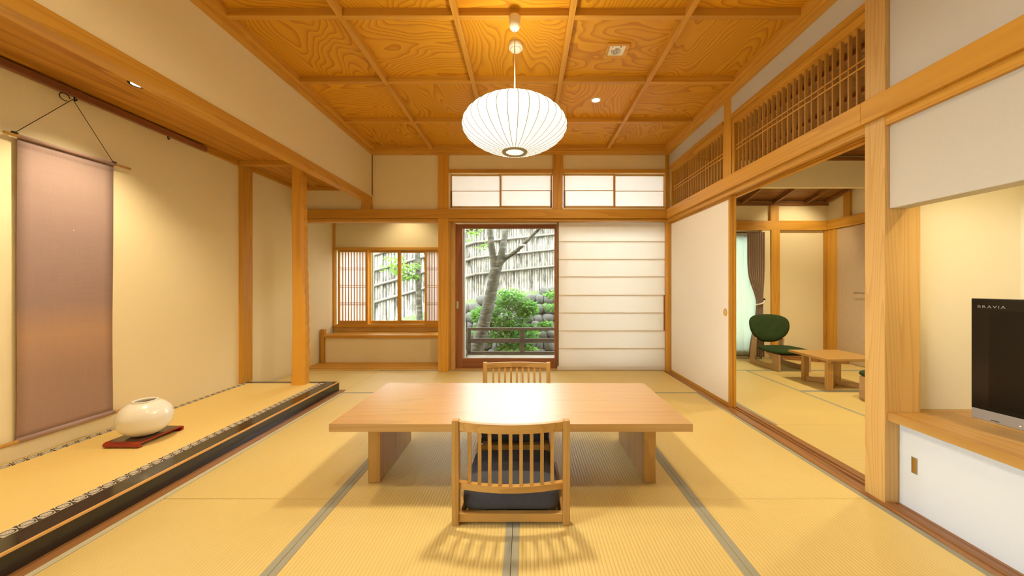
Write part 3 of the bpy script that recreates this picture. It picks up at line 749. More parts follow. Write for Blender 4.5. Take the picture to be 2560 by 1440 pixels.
for a, b, z in ((1.776, 1.812, 0.010), (1.812, 1.832, 0.005), (1.832, 1.90, 0.006)):
    box('track_rib', a, b, -0.6, 1.786, -0.03, z, M['dark_y'], cs, 0.001)
alc = empty('alcove_strip_light', (1.93, 0.6, 1.62), 'slim warm strip light hidden behind the hanging wall', 'lamp')
box('housing', 1.892, 1.935, -0.4, 1.55, 1.60, 1.635, M['white'], alc, 0.003)
box('diffuser', 1.897, 1.930, -0.38, 1.53, 1.592, 1.600, M['strip'], alc, 0.002)
area('alcove_lamp_light', (1.985, 0.6, 1.585), 10.5, 0.03, 1.9, (0, R(-28), 0), (1.0, 0.78, 0.40), alc)
structure(box('ceiling_tv', 1.89, 2.505, -0.6, 1.83, 2.0, 2.05, M['paperwall']), 'ceiling inside the television alcove', 'ceiling')

# ---- next room ceiling, timber
nc = empty('ceiling_next', (3.2, 3.2, 2.68), 'brown board ceiling of the next room with dark battens', 'ceiling', None, 'structure')
k = 0
y = 1.895
while y < 4.46:
    y2 = min(y+0.30, 4.46)
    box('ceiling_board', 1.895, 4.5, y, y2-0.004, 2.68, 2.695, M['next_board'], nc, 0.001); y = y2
for x in (2.25, 2.75, 3.25, 3.75, 4.25):
    box('batten', x-0.016, x+0.016, 1.895, 4.46, 2.65, 2.679, M['red_y'], nc, 0.002)
box('cornice', 1.97, 4.5, 4.43, 4.46, 2.62, 2.66, M['dark_x'], nc, 0.002)
# sloping lean-to ceiling beyond the drop wall
sl = empty('ceiling_slope', (3.2, 4.97, 2.42), 'sloping dark wooden ceiling with rafters beyond the drop wall', 'ceiling', None, 'structure')
sang = math.atan(0.24)
def slope_box(name, xa, xb, ya_, yb_, dz0, dz1, mat):
    bm = bmesh.new()
    yc_ = (ya_+yb_)/2; zc_ = 2.31+0.24*(YS-yc_)
    L = (yb_-ya_)/2/math.cos(sang)
    bbox(bm, -(xb-xa)/2, (xb-xa)/2, -L, L, dz0, dz1, 0.001)
    o = mesh_obj(name, bm, mat, sl, ((xa+xb)/2, yc_, zc_)); o.rotation_euler = (-sang, 0, 0)
for k in range(4):
    ya_ = 4.54+k*0.215
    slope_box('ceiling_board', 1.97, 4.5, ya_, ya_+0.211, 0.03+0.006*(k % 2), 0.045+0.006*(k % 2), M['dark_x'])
for x in (2.28, 2.75, 3.22, 3.69, 4.16, 4.46):
    slope_box('rafter', x-0.018, x+0.018, 4.54, YS, -0.02, 0.03, M['dark_y'])
trim(1.97, 4.5, YS-0.03, YS, 2.275, 2.335, M['dark_x'], 'cornice at the foot of the sloping ceiling')
trim(1.97, 4.5, YS-0.05, YS, 1.905, 2.045, M['post_x'], 'rail across the back wall of the next room', 0.004)
trim(3.505, 3.63, YS-0.04, YS, 0, 1.905, M['plaster'], 'plaster reveal beside the curtained window')
trim(bx(1922, YS), bx(1943, YS), YS-0.06, YS, 0, 1.905, M['post_z'], 'post between curtained window and plaster panel of next room')
trim(bx(1922, YS), bx(1943, YS), YS-0.04, YS, 2.045, 2.275, M['post_z'], 'short upper post on the back wall of the next room')
trim(4.45, 4.5, 2.5, YS-0.05, 1.905, 2.045, M['post_y'], 'rail along the door wall of the next room', 0.004)
trim(4.44, 4.5, YS-0.04, YS, 0, 1.905, M['post_z'], 'corner post of the next room beside the lever door')
trim(4.46, 4.5, 4.98, 5.08, 2.045, 2.5, M['post_z'], 'short upper post above the lever door')
TRIM[0] += 1
bm = bmesh.new()
prism(bm, [(bx(1943, 5.34), 5.34), (4.44, 4.98), (4.44, 4.96), (bx(1943, 5.34), 5.32)], 2, 0.0, 0.13)
for v in bm.verts: v.co -= Vector((4.0, 5.2, 0))
structure(mesh_obj('baseboard_right', bm, M['dark_x'], None, (4.0, 5.2, 0)), 'brown baseboard in the corner of the next room', 'baseboard')
DOOR[0] += 1
dr = empty('door_%d' % DOOR[0], (4.47, 4.6, 0), 'flat wood-veneer door with lever handle in the next room', 'door', None, 'structure')
box('leaf', 4.470, 4.5, 4.30, 5.19, 0.005, 1.90, M['veneer'], dr, 0.002)
box('door_jamb', 4.462, 4.5, 5.19, 5.355, 0.0, 1.904, M['post_z'], dr, 0.002)
lv = empty('lever', (4.44, 4.7, 1.0)); lv.parent = None
bpy.data.objects.remove(lv)
hz = bz(733, 4.75)
bm = bmesh.new(); tube(bm, [(4.466, 4.70, hz), (4.42, 4.70, hz), (4.414, 4.72, hz), (4.414, 4.86, hz)], 0.011, 8)
for v in bm.verts: v.co -= Vector((4.45, 4.7, hz))
mesh_obj('lever_handle', bm, M['steel'], dr, (4.45, 4.7, hz), True)
bm = bmesh.new(); lathe(bm, [(0.001, 0), (0.017, 0), (0.017, 0.02), (0.001, 0.02)], 16)
for v in bm.verts: v.co = Vector((-v.co.z, v.co.x, v.co.y))
mesh_obj('thumb_turn', bm, M['iron'], dr, (4.468, 4.715, hz+0.075), True)

# next room window, sheer and curtain
WIN[0] += 1
nw = empty('window_%d' % WIN[0], (2.92, YS+0.05, 0.03), 'tall brown-framed window of the next room behind sheer curtain', 'window', None, 'structure')
for a, b, c, d in ((nx0, nx0+0.05, 0.03, 1.89), (nx1-0.05, nx1, 0.03, 1.89), (nx0+0.05, nx1-0.05, 0.03, 0.13), (nx0+0.05, nx1-0.05, 1.81, 1.89)):
    box('frame', a, b, YS+0.0, YS+0.06, c, d, M['red_z'], nw, 0.002)
box('glass_pane', nx0+0.045, nx1-0.045, YS+0.045, YS+0.05, 0.125, 1.815, M['glass'], nw)
def cloth(name, path, z0, z1, fn, mat, parent=None, nz=16, loc=(0, 0, 0)):
    """vertical pleated sheet; path(s)->(x,y) ; fn(s,t) displaces"""
    bm = bmesh.new(); ns = 80; g = []
    for j in range(nz+1):
        t = j/nz; row = []
        for i in range(ns+1):
            s = i/ns; p = fn(s, t); row.append(bm.verts.new(Vector((p[0], p[1], z0+(z1-z0)*t))-Vector(loc)))
        g.append(row)
    for j in range(nz):
        for i in range(ns): bm.faces.new((g[j][i], g[j][i+1], g[j+1][i+1], g[j+1][i]))
    o = mesh_obj(name, bm, mat, parent, loc, True)
    md = o.modifiers.new('thickness', 'SOLIDIFY'); md.thickness = 0.003
    return o
sh = cloth('sheer_curtain', None, 0.05, 1.86, lambda s, t: (2.40+1.02*s, YS-0.035+0.010*math.sin(s*70)), M['sheer'], None, 6, (2.92, YS-0.035, 0.05))
tag(sh, 'pale green sheer curtain across the next room window', 'curtain')
def cur(s, t):
    tie = 0.43                                   # height of the tie-back
    k = 1-0.62*math.exp(-((t-tie)/0.16)**2) if t > tie else 1-0.62*math.exp(-((t-tie)/0.30)**2)
    w = 0.25*k; xr = 3.51-0.05*(1-k)*0.8
    return (xr-w*(1-s), YS-0.085+0.016*math.sin(s*50)*(0.5+0.5*k))
cu = empty('tied_curtain', (3.38, YS-0.085, 0.02), 'mauve-brown curtain tied back at the edge of the next room window', 'curtain')
cloth('drape', None, 0.03, 1.87, cur, M['curtain'], cu, 40, (3.38, YS-0.085, 0.03))
zt = 0.03+1.84*0.43
bm = bmesh.new()
tube(bm, [(3.365, YS-0.115, zt-0.02), (3.42, YS-0.125, zt-0.01), (3.48, YS-0.115, zt+0.01), (3.505, YS-0.09, zt+0.04)], 0.011, 8)
for v in bm.verts: v.co -= Vector((3.44, YS-0.12, zt))
mesh_obj('tie_back', bm, M['fusuma'], cu, (3.44, YS-0.12, zt), True)
hk = tag(box('curtain_hook', 3.50, 3.53, YS-0.075, YS-0.04, zt+0.02, zt+0.07, M['iron'], None, 0.003), 'small dark hook holding the curtain tie', 'hook')
WIN[0] += 1

# ============================================================ OBJECTS
tm = M['oak_x'].copy(); tm.name = 'varnished_oak_top'
b_ = tm.node_tree.nodes['Principled BSDF']; b_.inputs['Coat Weight'].default_value = 1.0; b_.inputs['Coat Roughness'].default_value = 0.36; b_.inputs['Coat IOR'].default_value = 1.8
M['oak_top'] = tm
# ---- low dining table
tx0, tx1, ty0, ty1, tz = -1.009, 0.855, 1.848, 2.634, 0.370
tb = empty('low_table', ((tx0+tx1)/2, (ty0+ty1)/2, 0), 'long low oak dining table in the middle of the tatami room', 'table')
box('tabletop', tx0, tx1, ty0, ty1, tz-0.041, tz, M['oak_top'], tb, 0.003)
box('leg', -0.862, -0.797, 1.971, 2.511, 0.0015, tz-0.041, M['oak_z'], tb, 0.003)
box('leg', 0.644, 0.709, 1.971, 2.511, 0.0015, tz-0.041, M['oak_z'], tb, 0.003)

# ---- legless floor chairs
def pad(bm, hx, hy, hz, e=0.32, nu=28, nv=12, taper=0.0, crown=0.0, ce=0.45):
    """superellipsoid cushion centred at origin"""
    def sp(v, p): return math.copysign(abs(v)**p, v)
    rings = []
    for j in range(nv+1):
        ph = -math.pi/2+math.pi*j/nv
        ring = []
        for i in range(nu):
            th = 2*math.pi*i/nu
            c = sp(math.cos(ph), ce)
            x = hx*c*sp(math.cos(th), e); y = hy*c*sp(math.sin(th), e); z = hz*sp(math.sin(ph), 0.75)
            x *= 1-taper*y/hy
            if crown and z > 0: z += crown*(1-(x/hx)**2)*(1-(y/hy)**2)
            ring.append(bm.verts.new((x, y, z)))
        rings.append(ring)
    for j in range(nv):
        for i in range(nu):
            try: bm.faces.new((rings[j][i], rings[j][(i+1) % nu], rings[j+1][(i+1) % nu], rings[j+1][i]))
            except ValueError: pass
    bmesh.ops.remove_doubles(bm, verts=bm.verts, dist=1e-5)
def floor_chair(label):
    r = empty('floor_chair', (0, 0, 0), label, 'floor chair', 'oak floor chairs at the low table')
    for s in (-1, 1):
        bm = bmesh.new()
        prism(bm, [(-0.022, 0.0), (0.020, 0.0), (0.026, 0.08), (0.022, 0.30), (0.006, 0.472), (-0.026, 0.472), (-0.022, 0.2)], 0, -0.0155, 0.0155)
        bmesh.ops.bevel(bm, geom=list(bm.edges), offset=0.002, segments=1, affect='EDGES')
        mesh_obj('back_post', bm, M['oak_z'], r, (s*0.2495, 0, 0.0015))
    def bow(x, k): return -k*(1-(x/0.236)**2)
    def curved(name, z0, z1, k, th, yoff):
        bm = bmesh.new(); n = 16; A = []
        for i in range(n+1):
            x = -0.236+0.472*i/n; yy = bow(x, k)+yoff
            A.append([bm.verts.new(p) for p in ((x, yy-th/2, z0), (x, yy+th/2, z0), (x, yy+th/2, z1), (x, yy-th/2, z1))])
        for i in range(n):
            for q in range(4): bm.faces.new((A[i][q], A[i][(q+1) % 4], A[i+1][(q+1) % 4], A[i+1][q]))
        bm.faces.new(A[0]); bm.faces.new(A[-1])
        return mesh_obj(name, bm, M['oak_x'], r, (0, 0, 0))
    curved('top_rail', 0.428, 0.467, 0.044, 0.022, -0.008)
    curved('lower_rail', 0.163, 0.192, 0.040, 0.024, 0.0)
    for k in range(9):
        x = -0.186+0.372*k/8
        bm = bmesh.new()
        y0_, y1_ = bow(x, 0.040), bow(x, 0.044)-0.008
        pts = []
        for i in range(5):
            t = i/4; z = 0.188+(0.432-0.188)*t; yy = y0_+(y1_-y0_)*t+0.010*math.sin(math.pi*t)
            pts.append([bm.verts.new((x+a*0.0078, yy+b*0.006, z)) for a, b in ((-1, -1), (1, -1), (1, 1), (-1, 1))])
        for i in range(4):
            for q in range(4): bm.faces.new((pts[i][q], pts[i][(q+1) % 4], pts[i+1][(q+1) % 4], pts[i+1][q]))
        bm.faces.new(pts[0]); bm.faces.new(pts[-1])
        mesh_obj('slat', bm, M['oak_z'], r, (0, 0, 0))
    box('seat_rail', -0.234, 0.234, -0.016, 0.012, 0.014, 0.052, M['oak_x'], r, 0.003)
    box('seat_rail', -0.225, 0.225, 0.452, 0.478, 0.0015, 0.036, M['oak_x'], r, 0.003)
    for s in (-1, 1): box('side_rail', s*0.238-0.011, s*0.238+0.011, 0.022, 0.478, 0.0015, 0.045, M['oak_y'], r, 0.003)
    bm = bmesh.new(); pad(bm, 0.226, 0.240, 0.056, e=0.17, crown=0.010, ce=0.30, nu=48)
    for v in bm.verts:
        if v.co.z > 0: v.co.z *= 1-0.28*(v.co.y/0.238)*0.9
    mesh_obj('seat_cushion', bm, M['navy'], r, (0, 0.240, 0.090), True)
    return r
ch1 = floor_chair('near oak slat-back floor chair with navy cushion, its back to the viewer')
ch2 = copy_tree(ch1); ch2['label'] = 'far oak slat-back floor chair behind the table, facing the viewer'
ch1.location = (-0.068, 1.640, 0)
ch2.location = (-0.073, 2.845, 0); ch2.rotation_euler.z = R(180)

# ---- pendant lamp
LX, LY, LZ = -0.070, 2.235, 2.062
lamp = empty('pendant_lamp', (LX, LY, ZB-0.001), 'white saucer-shaped ribbed pendant lamp hanging over the low table', 'pendant lamp')
bm = bmesh.new(); lathe(bm, [(0.0335, 0), (0.0335, -0.055), (0.030, -0.070), (0.020, -0.082), (0.004, -0.086)], 24, close=True)
mesh_obj('ceiling_cap', bm, M['white'], lamp, (LX, LY, ZB-0.001), True)
bm = bmesh.new(); tube(bm, [(0, 0, 0), (0, 0, ZB-0.085-(LZ+0.15))], 0.0035, 8)
mesh_obj('cord', bm, M['cord'], lamp, (LX, LY, LZ+0.15), True)
prof = [(0.062, 0.152), (0.14, 0.146), (0.215, 0.120), (0.272, 0.082), (0.310, 0.040), (0.3225, 0.0), (0.312, -0.036), (0.280, -0.072), (0.225, -0.108), (0.155, -0.137), (0.078, -0.156)]
pc = [tuple(v) for v in catmull([(a, b, 0) for a, b in prof], 5)]
NR = 34
bm = bmesh.new(); rings = []
for (r_, z_, _) in pc:
    ring = []
    for k in range(NR*4):
        a = 2*math.pi*k/(NR*4); sc = 1-0.010*abs(math.sin(a*NR/2))*min(1, (r_-0.06)/0.1)
        ring.append(bm.verts.new((r_*sc*math.cos(a), r_*sc*math.sin(a), z_)))
    rings.append(ring)
for i in range(len(rings)-1):
    for k in range(NR*4): bm.faces.new((rings[i][k], rings[i][(k+1) % (NR*4)], rings[i+1][(k+1) % (NR*4)], rings[i+1][k]))
shade = mesh_obj('shade', bm, M['shade'], lamp, (LX, LY, LZ), True)
bm = bmesh.new(); tube(bm, [(r_+0.0006, 0, z_) for r_, z_, _ in pc], 0.0015, 4)
rib0 = mesh_obj('rib', bm, M['ribwire'], shade, (LX, LY, LZ))
for k in range(1, NR):
    c = rib0.copy(); col.objects.link(c); c.rotation_euler.z = 2*math.pi*k/NR
bm = bmesh.new(); lathe(bm, [(0.055, 0.0), (0.055, -0.006), (0.077, -0.006), (0.079, 0.0), (0.077, 0.004), (0.055, 0.0)], 40)
mesh_obj('bottom_ring', bm, M['ring'], lamp, (LX, LY, LZ-0.156), True)
bm = bmesh.new(); lathe(bm, [(0.001, 0), (0.0545, 0)], 32)
bm2 = bm
mesh_obj('diffuser', bm, M['shade'], lamp, (LX, LY, LZ-0.157))
area('pendant_downlight', (LX, LY, LZ-0.166), 22, 0.13, None, (0, 0, 0), (1.0, 0.85, 0.58), lamp, 'DISK')
area('pendant_uplight', (LX, LY, LZ+0.165), 3.5, 0.12, None, (R(180), 0, 0), (1.0, 0.85, 0.58), lamp, 'DISK')

# ---- ceiling fixtures
sd = empty('smoke_detector', ((1289.5-VX)/F*2.56, 2.56, ZC), 'round white smoke detector on the ceiling behind the lamp cord', 'smoke detector')
sxp = (1289.5-VX)/F*2.56
bm = bmesh.new(); lathe(bm, [(0.050, 0.003), (0.050, -0.030), (0.046, -0.036), (0.042, -0.036)], 32, close=True)
mesh_obj('base', bm, M['white'], sd, (sxp, 2.56, ZC), True)
bm = bmesh.new(); lathe(bm, [(0.040, 0.0), (0.038, -0.010), (0.028, -0.016), (0.001, -0.017)], 32, close=True)
mesh_obj('cover', bm, M['white'], sd, (sxp, 2.56, ZC-0.035), True)
ex, ey = (1541-VX)/F*2.62, 2.62
em = empty('emergency_light', (ex, ey, ZC), 'square white emergency light in a wooden frame on the ceiling', 'ceiling light')
for a, b, c, d in ((-0.08, 0.08, -0.08, -0.058), (-0.08, 0.08, 0.058, 0.08), (-0.08, -0.058, -0.058, 0.058), (0.058, 0.08, -0.058, 0.058)):
    box('frame_bar', ex+a, ex+b, ey+c, ey+d, ZC-0.012, ZC+0.002, M['post_x'], em, 0.001)
box('plate', ex-0.058, ex+0.058, ey-0.058, ey+0.058, ZC-0.006, ZC+0.002, M['white'], em)
bm = bmesh.new(); lathe(bm, [(0.034, 0), (0.032, -0.006), (0.026, -0.003), (0.012, -0.002), (0.009, -0.016), (0.001, -0.018)], 24)
mesh_obj('reflector_bulb', bm, M['steel'], em, (ex-0.004, ey+0.008, ZC-0.006), True)
box('test_button', ex-0.04, ex-0.034, ey-0.045, ey-0.039, ZC-0.009, ZC-0.005, M['black'], em)
box('test_lamp', ex+0.02, ex+0.026, ey-0.045, ey-0.039, ZC-0.009, ZC-0.005, M['iron'], em)
def downlight(x, y, z, label, energy, size=125, r=0.045, group=None, rad=0.03):
    d = empty('downlight', (x, y, z), label, 'downlight', group)
    bm = bmesh.new(); lathe(bm, [(r*0.72, 0.0), (r*0.76, -0.003), (r, -0.003), (r*1.04, 0.002)], 28)
    mesh_obj('trim_ring', bm, M['white'] if z > 2.5 else M['iron'], d, (x, y, z), True)
    bm = bmesh.new(); lathe(bm, [(0.0008, -0.001), (r*0.72, -0.001)], 24)
    mesh_obj('lens', bm, M['bulb'], d, (x, y, z))
    spot('downlight_beam', (x, y, z-0.012), energy, size, 0.7, rad, WARM, d)
    return d
downlight(0.645, 3.33, ZC, 'small bright downlight recessed in the coffered ceiling', 46, 165)
downlight(0.645, 1.17, ZC, 'added fill downlight out of view on the right above the viewer', 20, 165)  # fill lamp added out of view to brighten the near room
downlight(-0.79, 1.17, ZC, 'added fill downlight out of view on the left above the viewer', 44, 165)  # second added fill lamp, also out of view
downlight(-2.394, 2.229, 2.319, 'dark-rimmed downlight in the wooden ceiling of the display alcove', 76, 118)
downlight(-1.75, 5.05, 2.359, 'downlight in the ceiling of the writing alcove', 22, 120)
downlight(3.30, 3.70, 2.679, 'downlight above the small table in the next room', 140, 115)
downlight(3.12, 2.7, 2.679, 'downlight near the doorway in the next room', 90, 130)
wl = downlight(3.95, 4.66, 2.468, 'downlight washing the plaster panel of the next room', 40, 90)
for c_ in wl.children:
    if c_.type == 'LIGHT': c_.rotation_euler = (R(38), 0, 0)

# ---- hanging scroll
sc_ = empty('hanging_scroll', (XL+0.03, 2.27, 0.2), 'long mauve linen hanging scroll with white flecks on the alcove wall', 'scroll')
ya_, yb_ = 2.03, 2.502
bm = bmesh.new(); n = 40; A = []
for j in range(n+1):
    t = j/n; z = 0.205+(1.915-0.205)*t
    row = []
    for i in range(9):
        s = i/8; yy = ya_+(yb_-ya_)*s
        row.append(bm.verts.new((0.022+0.004*math.sin(t*7+s*2)*(1-t)-0.006*(1-t), yy-2.27, z-0.2)))
    A.append(row)
for j in range(n):
    for i in range(8): bm.faces.new((A[j][i], A[j][i+1], A[j+1][i+1], A[j+1][i]))
cl = mesh_obj('cloth', bm, M['scroll'], sc_, (XL, 2.27, 0.2), True)
md = cl.modifiers.new('thickness', 'SOLIDIFY'); md.thickness = 0.0025
bm = bmesh.new(); tube(bm, [(0, -0.315, 0), (0, 0.315, 0)], 0.0085, 10)
mesh_obj('top_rod', bm, M['bamboo_rod'], sc_, (XL+0.028, 2.288, 1.918), True)
bm = bmesh.new(); tube(bm, [(0, -0.2365, 0), (0, 0.2365, 0)], 0.0115, 12)
mesh_obj('top_sleeve', bm, M['scroll'], sc_, (XL+0.028, 2.266, 1.918), True)
bm = bmesh.new(); tube(bm, [(0, -0.32, 0), (0, 0.31, 0)], 0.011, 10)
mesh_obj('bottom_rod', bm, M['bamboo_rod'], sc_, (XL+0.022, 2.268, 0.200), True)
bm = bmesh.new(); tube(bm, [(0, ya_-0.235, -0.01), (0, yb_-2.265, -0.01)], 0.016, 10)
bm.free()
bm = bmesh.new(); tube(bm, [(0, -0.237, 0), (0, 0.237, 0)], 0.0155, 12)
mesh_obj('bottom_sleeve', bm, M['scroll'], sc_, (XL+0.021, 2.266, 0.204), True)
apex = Vector((XL+0.042, 2.262, 2.245))
for e in (Vector((XL+0.032, 2.03-0.022, 1.925)), Vector((XL+0.032, 2.495, 1.925))):
    c = (apex+e)/2; bm = bmesh.new(); tube(bm, [apex-c, e-c], 0.0018, 6)
    mesh_obj('hanging_cord', bm, M['twine'], sc_, c)
    bm = bmesh.new(); bmesh.ops.create_icosphere(bm, subdivisions=2, radius=0.009)
    for v in bm.verts: v.co = Vector((v.co.x, v.co.y*1.8, v.co.z*0.8))
    mesh_obj('knot', bm, M['twine'], sc_, e+Vector((0, 0.004, 0.006)), True)
bm = bmesh.new()
tube(bm, [(0, -0.018+0.026*math.cos(a), -0.002+0.022*math.sin(a)) for a in [k*2*math.pi/12 for k in range(11)]], 0.0028, 6)
mesh_obj('cord_loop', bm, M['twine'], sc_, apex+Vector((0, -0.022, -0.004)))
for yy, lab in ((2.268, 'iron hook on the hanging rail holding the scroll cord'), (2.86, 'unused iron hook on the hanging rail right of the scroll')):
    bm = bmesh.new(); tube(bm, [(0, 0, 0.035), (0, 0, 0.0), (0.004, 0, -0.008), (0.012, 0, -0.006), (0.014, 0, 0.004)], 0.004, 6)
    tag(mesh_obj('picture_hook', bm, M['iron'], None, (XL+0.045, yy, 2.245), True), lab, 'hook')

# ---- vase on its stand
vt = empty('display_stand', (-2.448, 2.325, ZP), 'low red-black lacquer stand under the white vase', 'stand')
bm = bmesh.new()
ol = []
W2 = 0.147
for (s, a0) in ((1, 0), (-1, 1)):
    pass
prof_o = [(-W2+0.012, 0.0), (-W2+0.002, 0.006), (-W2, 0.014), (-W2+0.004, 0.026), (-W2+0.016, 0.032), (W2-0.016, 0.032), (W2-0.004, 0.026), (W2, 0.014), (W2-0.002, 0.006), (W2-0.012, 0.0), (W2-0.030, 0.002), (W2-0.018, 0.008), (W2-0.014, 0.018), (W2-0.022, 0.023), (-W2+0.022, 0.023), (-W2+0.014, 0.018), (-W2+0.018, 0.008), (-W2+0.030, 0.002)]
prism(bm, prof_o, 0, -0.108, 0.108)
mesh_obj('scrolled_board', bm, M['red_lacquer'], vt, (-2.448, 2.325, ZP+0.001))
box('dark_inlay', -2.448-0.100, -2.448+0.100, 2.325-0.122, 2.325+0.122, ZP+0.0325, ZP+0.0342, M['dark_lacquer'], vt)
vz = ZP+0.0345
va = empty('white_vase', (-2.440, 2.315, vz), 'squat cream-white ceramic vase on the red lacquer stand', 'vase')
vp = [(0.001, 0.0), (0.040, 0.0), (0.080, 0.014), (0.117, 0.050), (0.133, 0.100), (0.130, 0.138), (0.111, 0.175), (0.083, 0.200), (0.062, 0.210)]
vpc = [tuple(v)[:2] for v in catmull([(a, b, 0) for a, b in vp], 5)]
bm = bmesh.new(); lathe(bm, vpc, 48)
mesh_obj('body', bm, M['vase'], va, (-2.440, 2.315, vz), True)
bm = bmesh.new(); lathe(bm, [(0.062, 0.0), (0.064, 0.005), (0.060, 0.009), (0.054, 0.008), (0.051, 0.001), (0.056, -0.012), (0.09, -0.04), (0.10, -0.07)], 48)
mesh_obj('rim', bm, M['vase'], va, (-2.440, 2.315, vz+0.210), True)

# ---- television
tv = empty('television', (0, 0, 0), 'flat black television with silver lower strip on the oak cabinet top', 'television')
TVL, TVH = 0.97, 0.522
box('housing', 0.0, 0.055, -TVL, 0.0, 0.0, TVH, M['black'], tv, 0.003)
box('screen', -0.0012, 0.002, -TVL+0.055, -0.055, 0.062, TVH-0.05, M['screen'], tv)
st = box('silver_strip', -0.002, 0.004, -TVL+0.002, -0.002, 0.002, 0.046, M['silver'], tv, 0.001)
box('logo_slot', -0.0028, 0.0, -0.088, -0.062, 0.009, 0.0115, M['black'], tv)
box('standby_light', -0.0035, 0.0, -0.148, -0.1445, 0.014, 0.0175, M['led'], tv)
tcu = bpy.data.curves.new('maker_lettering', 'FONT'); tcu.body = 'BRAVIA'; tcu.size = 0.0165; tcu.extrude = 0.0003
tcu.space_character = 1.25; tcu.align_x = 'CENTER'
to = bpy.data.objects.new('maker_lettering', tcu); col.objects.link(to)
dg = bpy.context.evaluated_depsgraph_get()
tme = bpy.data.meshes.new_from_object(to.evaluated_get(dg)); bpy.data.objects.remove(to)
for v in tme.vertices: v.co.x *= 1.3
tme.materials.clear(); tme.materials.append(M['silver'])
tl = bpy.data.objects.new('maker_lettering', tme); col.objects.link(tl); tl.parent = tv
tl.location = (-0.0022, -0.063, TVH-0.040); tl.rotation_euler = (R(90), 0, R(-90))
boxes('stand_foot', [(0.01, 0.045, -TVL/2-0.10, -TVL/2+0.10, -0.040, 0.004), (-0.08, 0.14, -TVL/2-0.24, -TVL/2+0.24, -0.0465, -0.036, 0.002)], M['black'], tv)
tv.location = (1.955, 1.586, 0.500); tv.rotation_euler.z = R(7.6)

# ---- next room furniture
st_ = empty('side_table', (3.345, 3.935, 0), 'small square oak side table with crossed floor stretchers in the next room', 'table')
box('tabletop', 3.056, 3.636, 3.66, 4.21, 0.309, 0.334, M['oak_x'], st_, 0.003)
LG = [(3.115, 3.715), (3.19, 4.13), (3.55, 4.12), (3.57, 3.735)]
for x, y in LG:
    box('leg', x-0.029, x+0.029, y-0.02, y+0.02, 0.0015, 0.287, M['oak_z'], st_, 0.002)
for (a, b) in ((LG[0], LG[2]), (LG[1], LG[3])):
    A_, B_ = Vector((a[0], a[1], 0)), Vector((b[0], b[1], 0)); L = (B_-A_).length; c = (A_+B_)/2
    for nm, z in (('stretcher', 0.026), ('top_bearer', 0.298)):
        bm = bmesh.new(); bbox(bm, -L/2+0.0 if nm == 'stretcher' else -L/2-0.03, L/2 if nm == 'stretcher' else L/2+0.03, -0.017, 0.017, -0.0235 if nm == 'stretcher' else -0.011, 0.022 if nm == 'stretcher' else 0.0105, 0.002)
        o = mesh_obj(nm, bm, M['oak_x'], st_, (c.x, c.y, z)); o.rotation_euler.z = math.atan2(B_.y-A_.y, B_.x-A_.x)
def lounge_chair(label):
    r = empty('low_lounge_chair', (0, 0, 0), label, 'chair', 'green low chairs in the next room')
    outl = [(-0.30, 0.0), (0.30, 0.0), (0.295, 0.215), (0.05, 0.215), (0.06, 0.20), (0.11, 0.185), (0.15, 0.16), (0.172, 0.125), (0.174, 0.092), (0.155, 0.068), (0.12, 0.058), (-0.13, 0.058), (-0.165, 0.066), (-0.185, 0.09), (-0.18, 0.20), (-0.165, 0.35), (-0.175, 0.40), (-0.235, 0.40), (-0.245, 0.35)]
    for s in (-1, 1):
        bm = bmesh.new(); prism(bm, outl, 0, -0.0115, 0.0115)
        mesh_obj('side_frame', bm, M['ply'], r, (s*0.19, 0, 0.0015))
    box('crossbar', -0.18, 0.18, 0.16, 0.28, 0.188, 0.205, M['ply'], r, 0.002)
    bm = bmesh.new(); pad(bm, 0.255, 0.245, 0.030, e=0.62, taper=-0.06, crown=0.010)
    mesh_obj('seat', bm, M['green'], r, (0, 0.09, 0.247), True)
    # backrest: broad rounded shield, slightly dished
    bm = bmesh.new(); nu, nr = 40, 8; rings = []
    def outline(th):
        c, s = math.cos(th), math.sin(th)
        x = 0.278*math.copysign(abs(c)**0.80, c)
        z = (0.150 if s > 0 else 0.235)*math.copysign(abs(s)**(0.72 if s > 0 else 0.95), s)
        if z < 0: x *= 1-0.10*(z/0.235)**2
        return x, z
    for side in (1, -1):
        for j in range(nr+1):
            k = j/nr if side == 1 else 1-j/nr
            if side == -1 and j == 0: continue
            ring = []
            for i in range(nu):
                x, z = outline(2*math.pi*i/nu); x *= k; z *= k
                th_ = 0.030*math.sqrt(max(0.0, 1-k**4))
                ring.append(bm.verts.new((x, side*th_-0.05*(1-(x/0.278)**2)+0.05, z)))
            rings.append(ring)
    for j in range(len(rings)-1):
        for i in range(nu):
            bm.faces.new((rings[j][i], rings[j][(i+1) % nu], rings[j+1][(i+1) % nu], rings[j+1][i]))
    bmesh.ops.remove_doubles(bm, verts=bm.verts, dist=1e-4)
    b = mesh_obj('backrest', bm, M['green'], r, (0, -0.225, 0.535), True); b.rotation_euler.x = R(10)
    return r
lc1 = lounge_chair('dark green upholstered low chair with plywood frame facing the small table')
lc2 = copy_tree(lc1); lc2['label'] = 'second green low chair mostly hidden behind the thick post'
lc1.location = (3.352, 4.80, 0); lc1.rotation_euler.z = R(180)
lc2.location = (3.40, 3.17, 0)

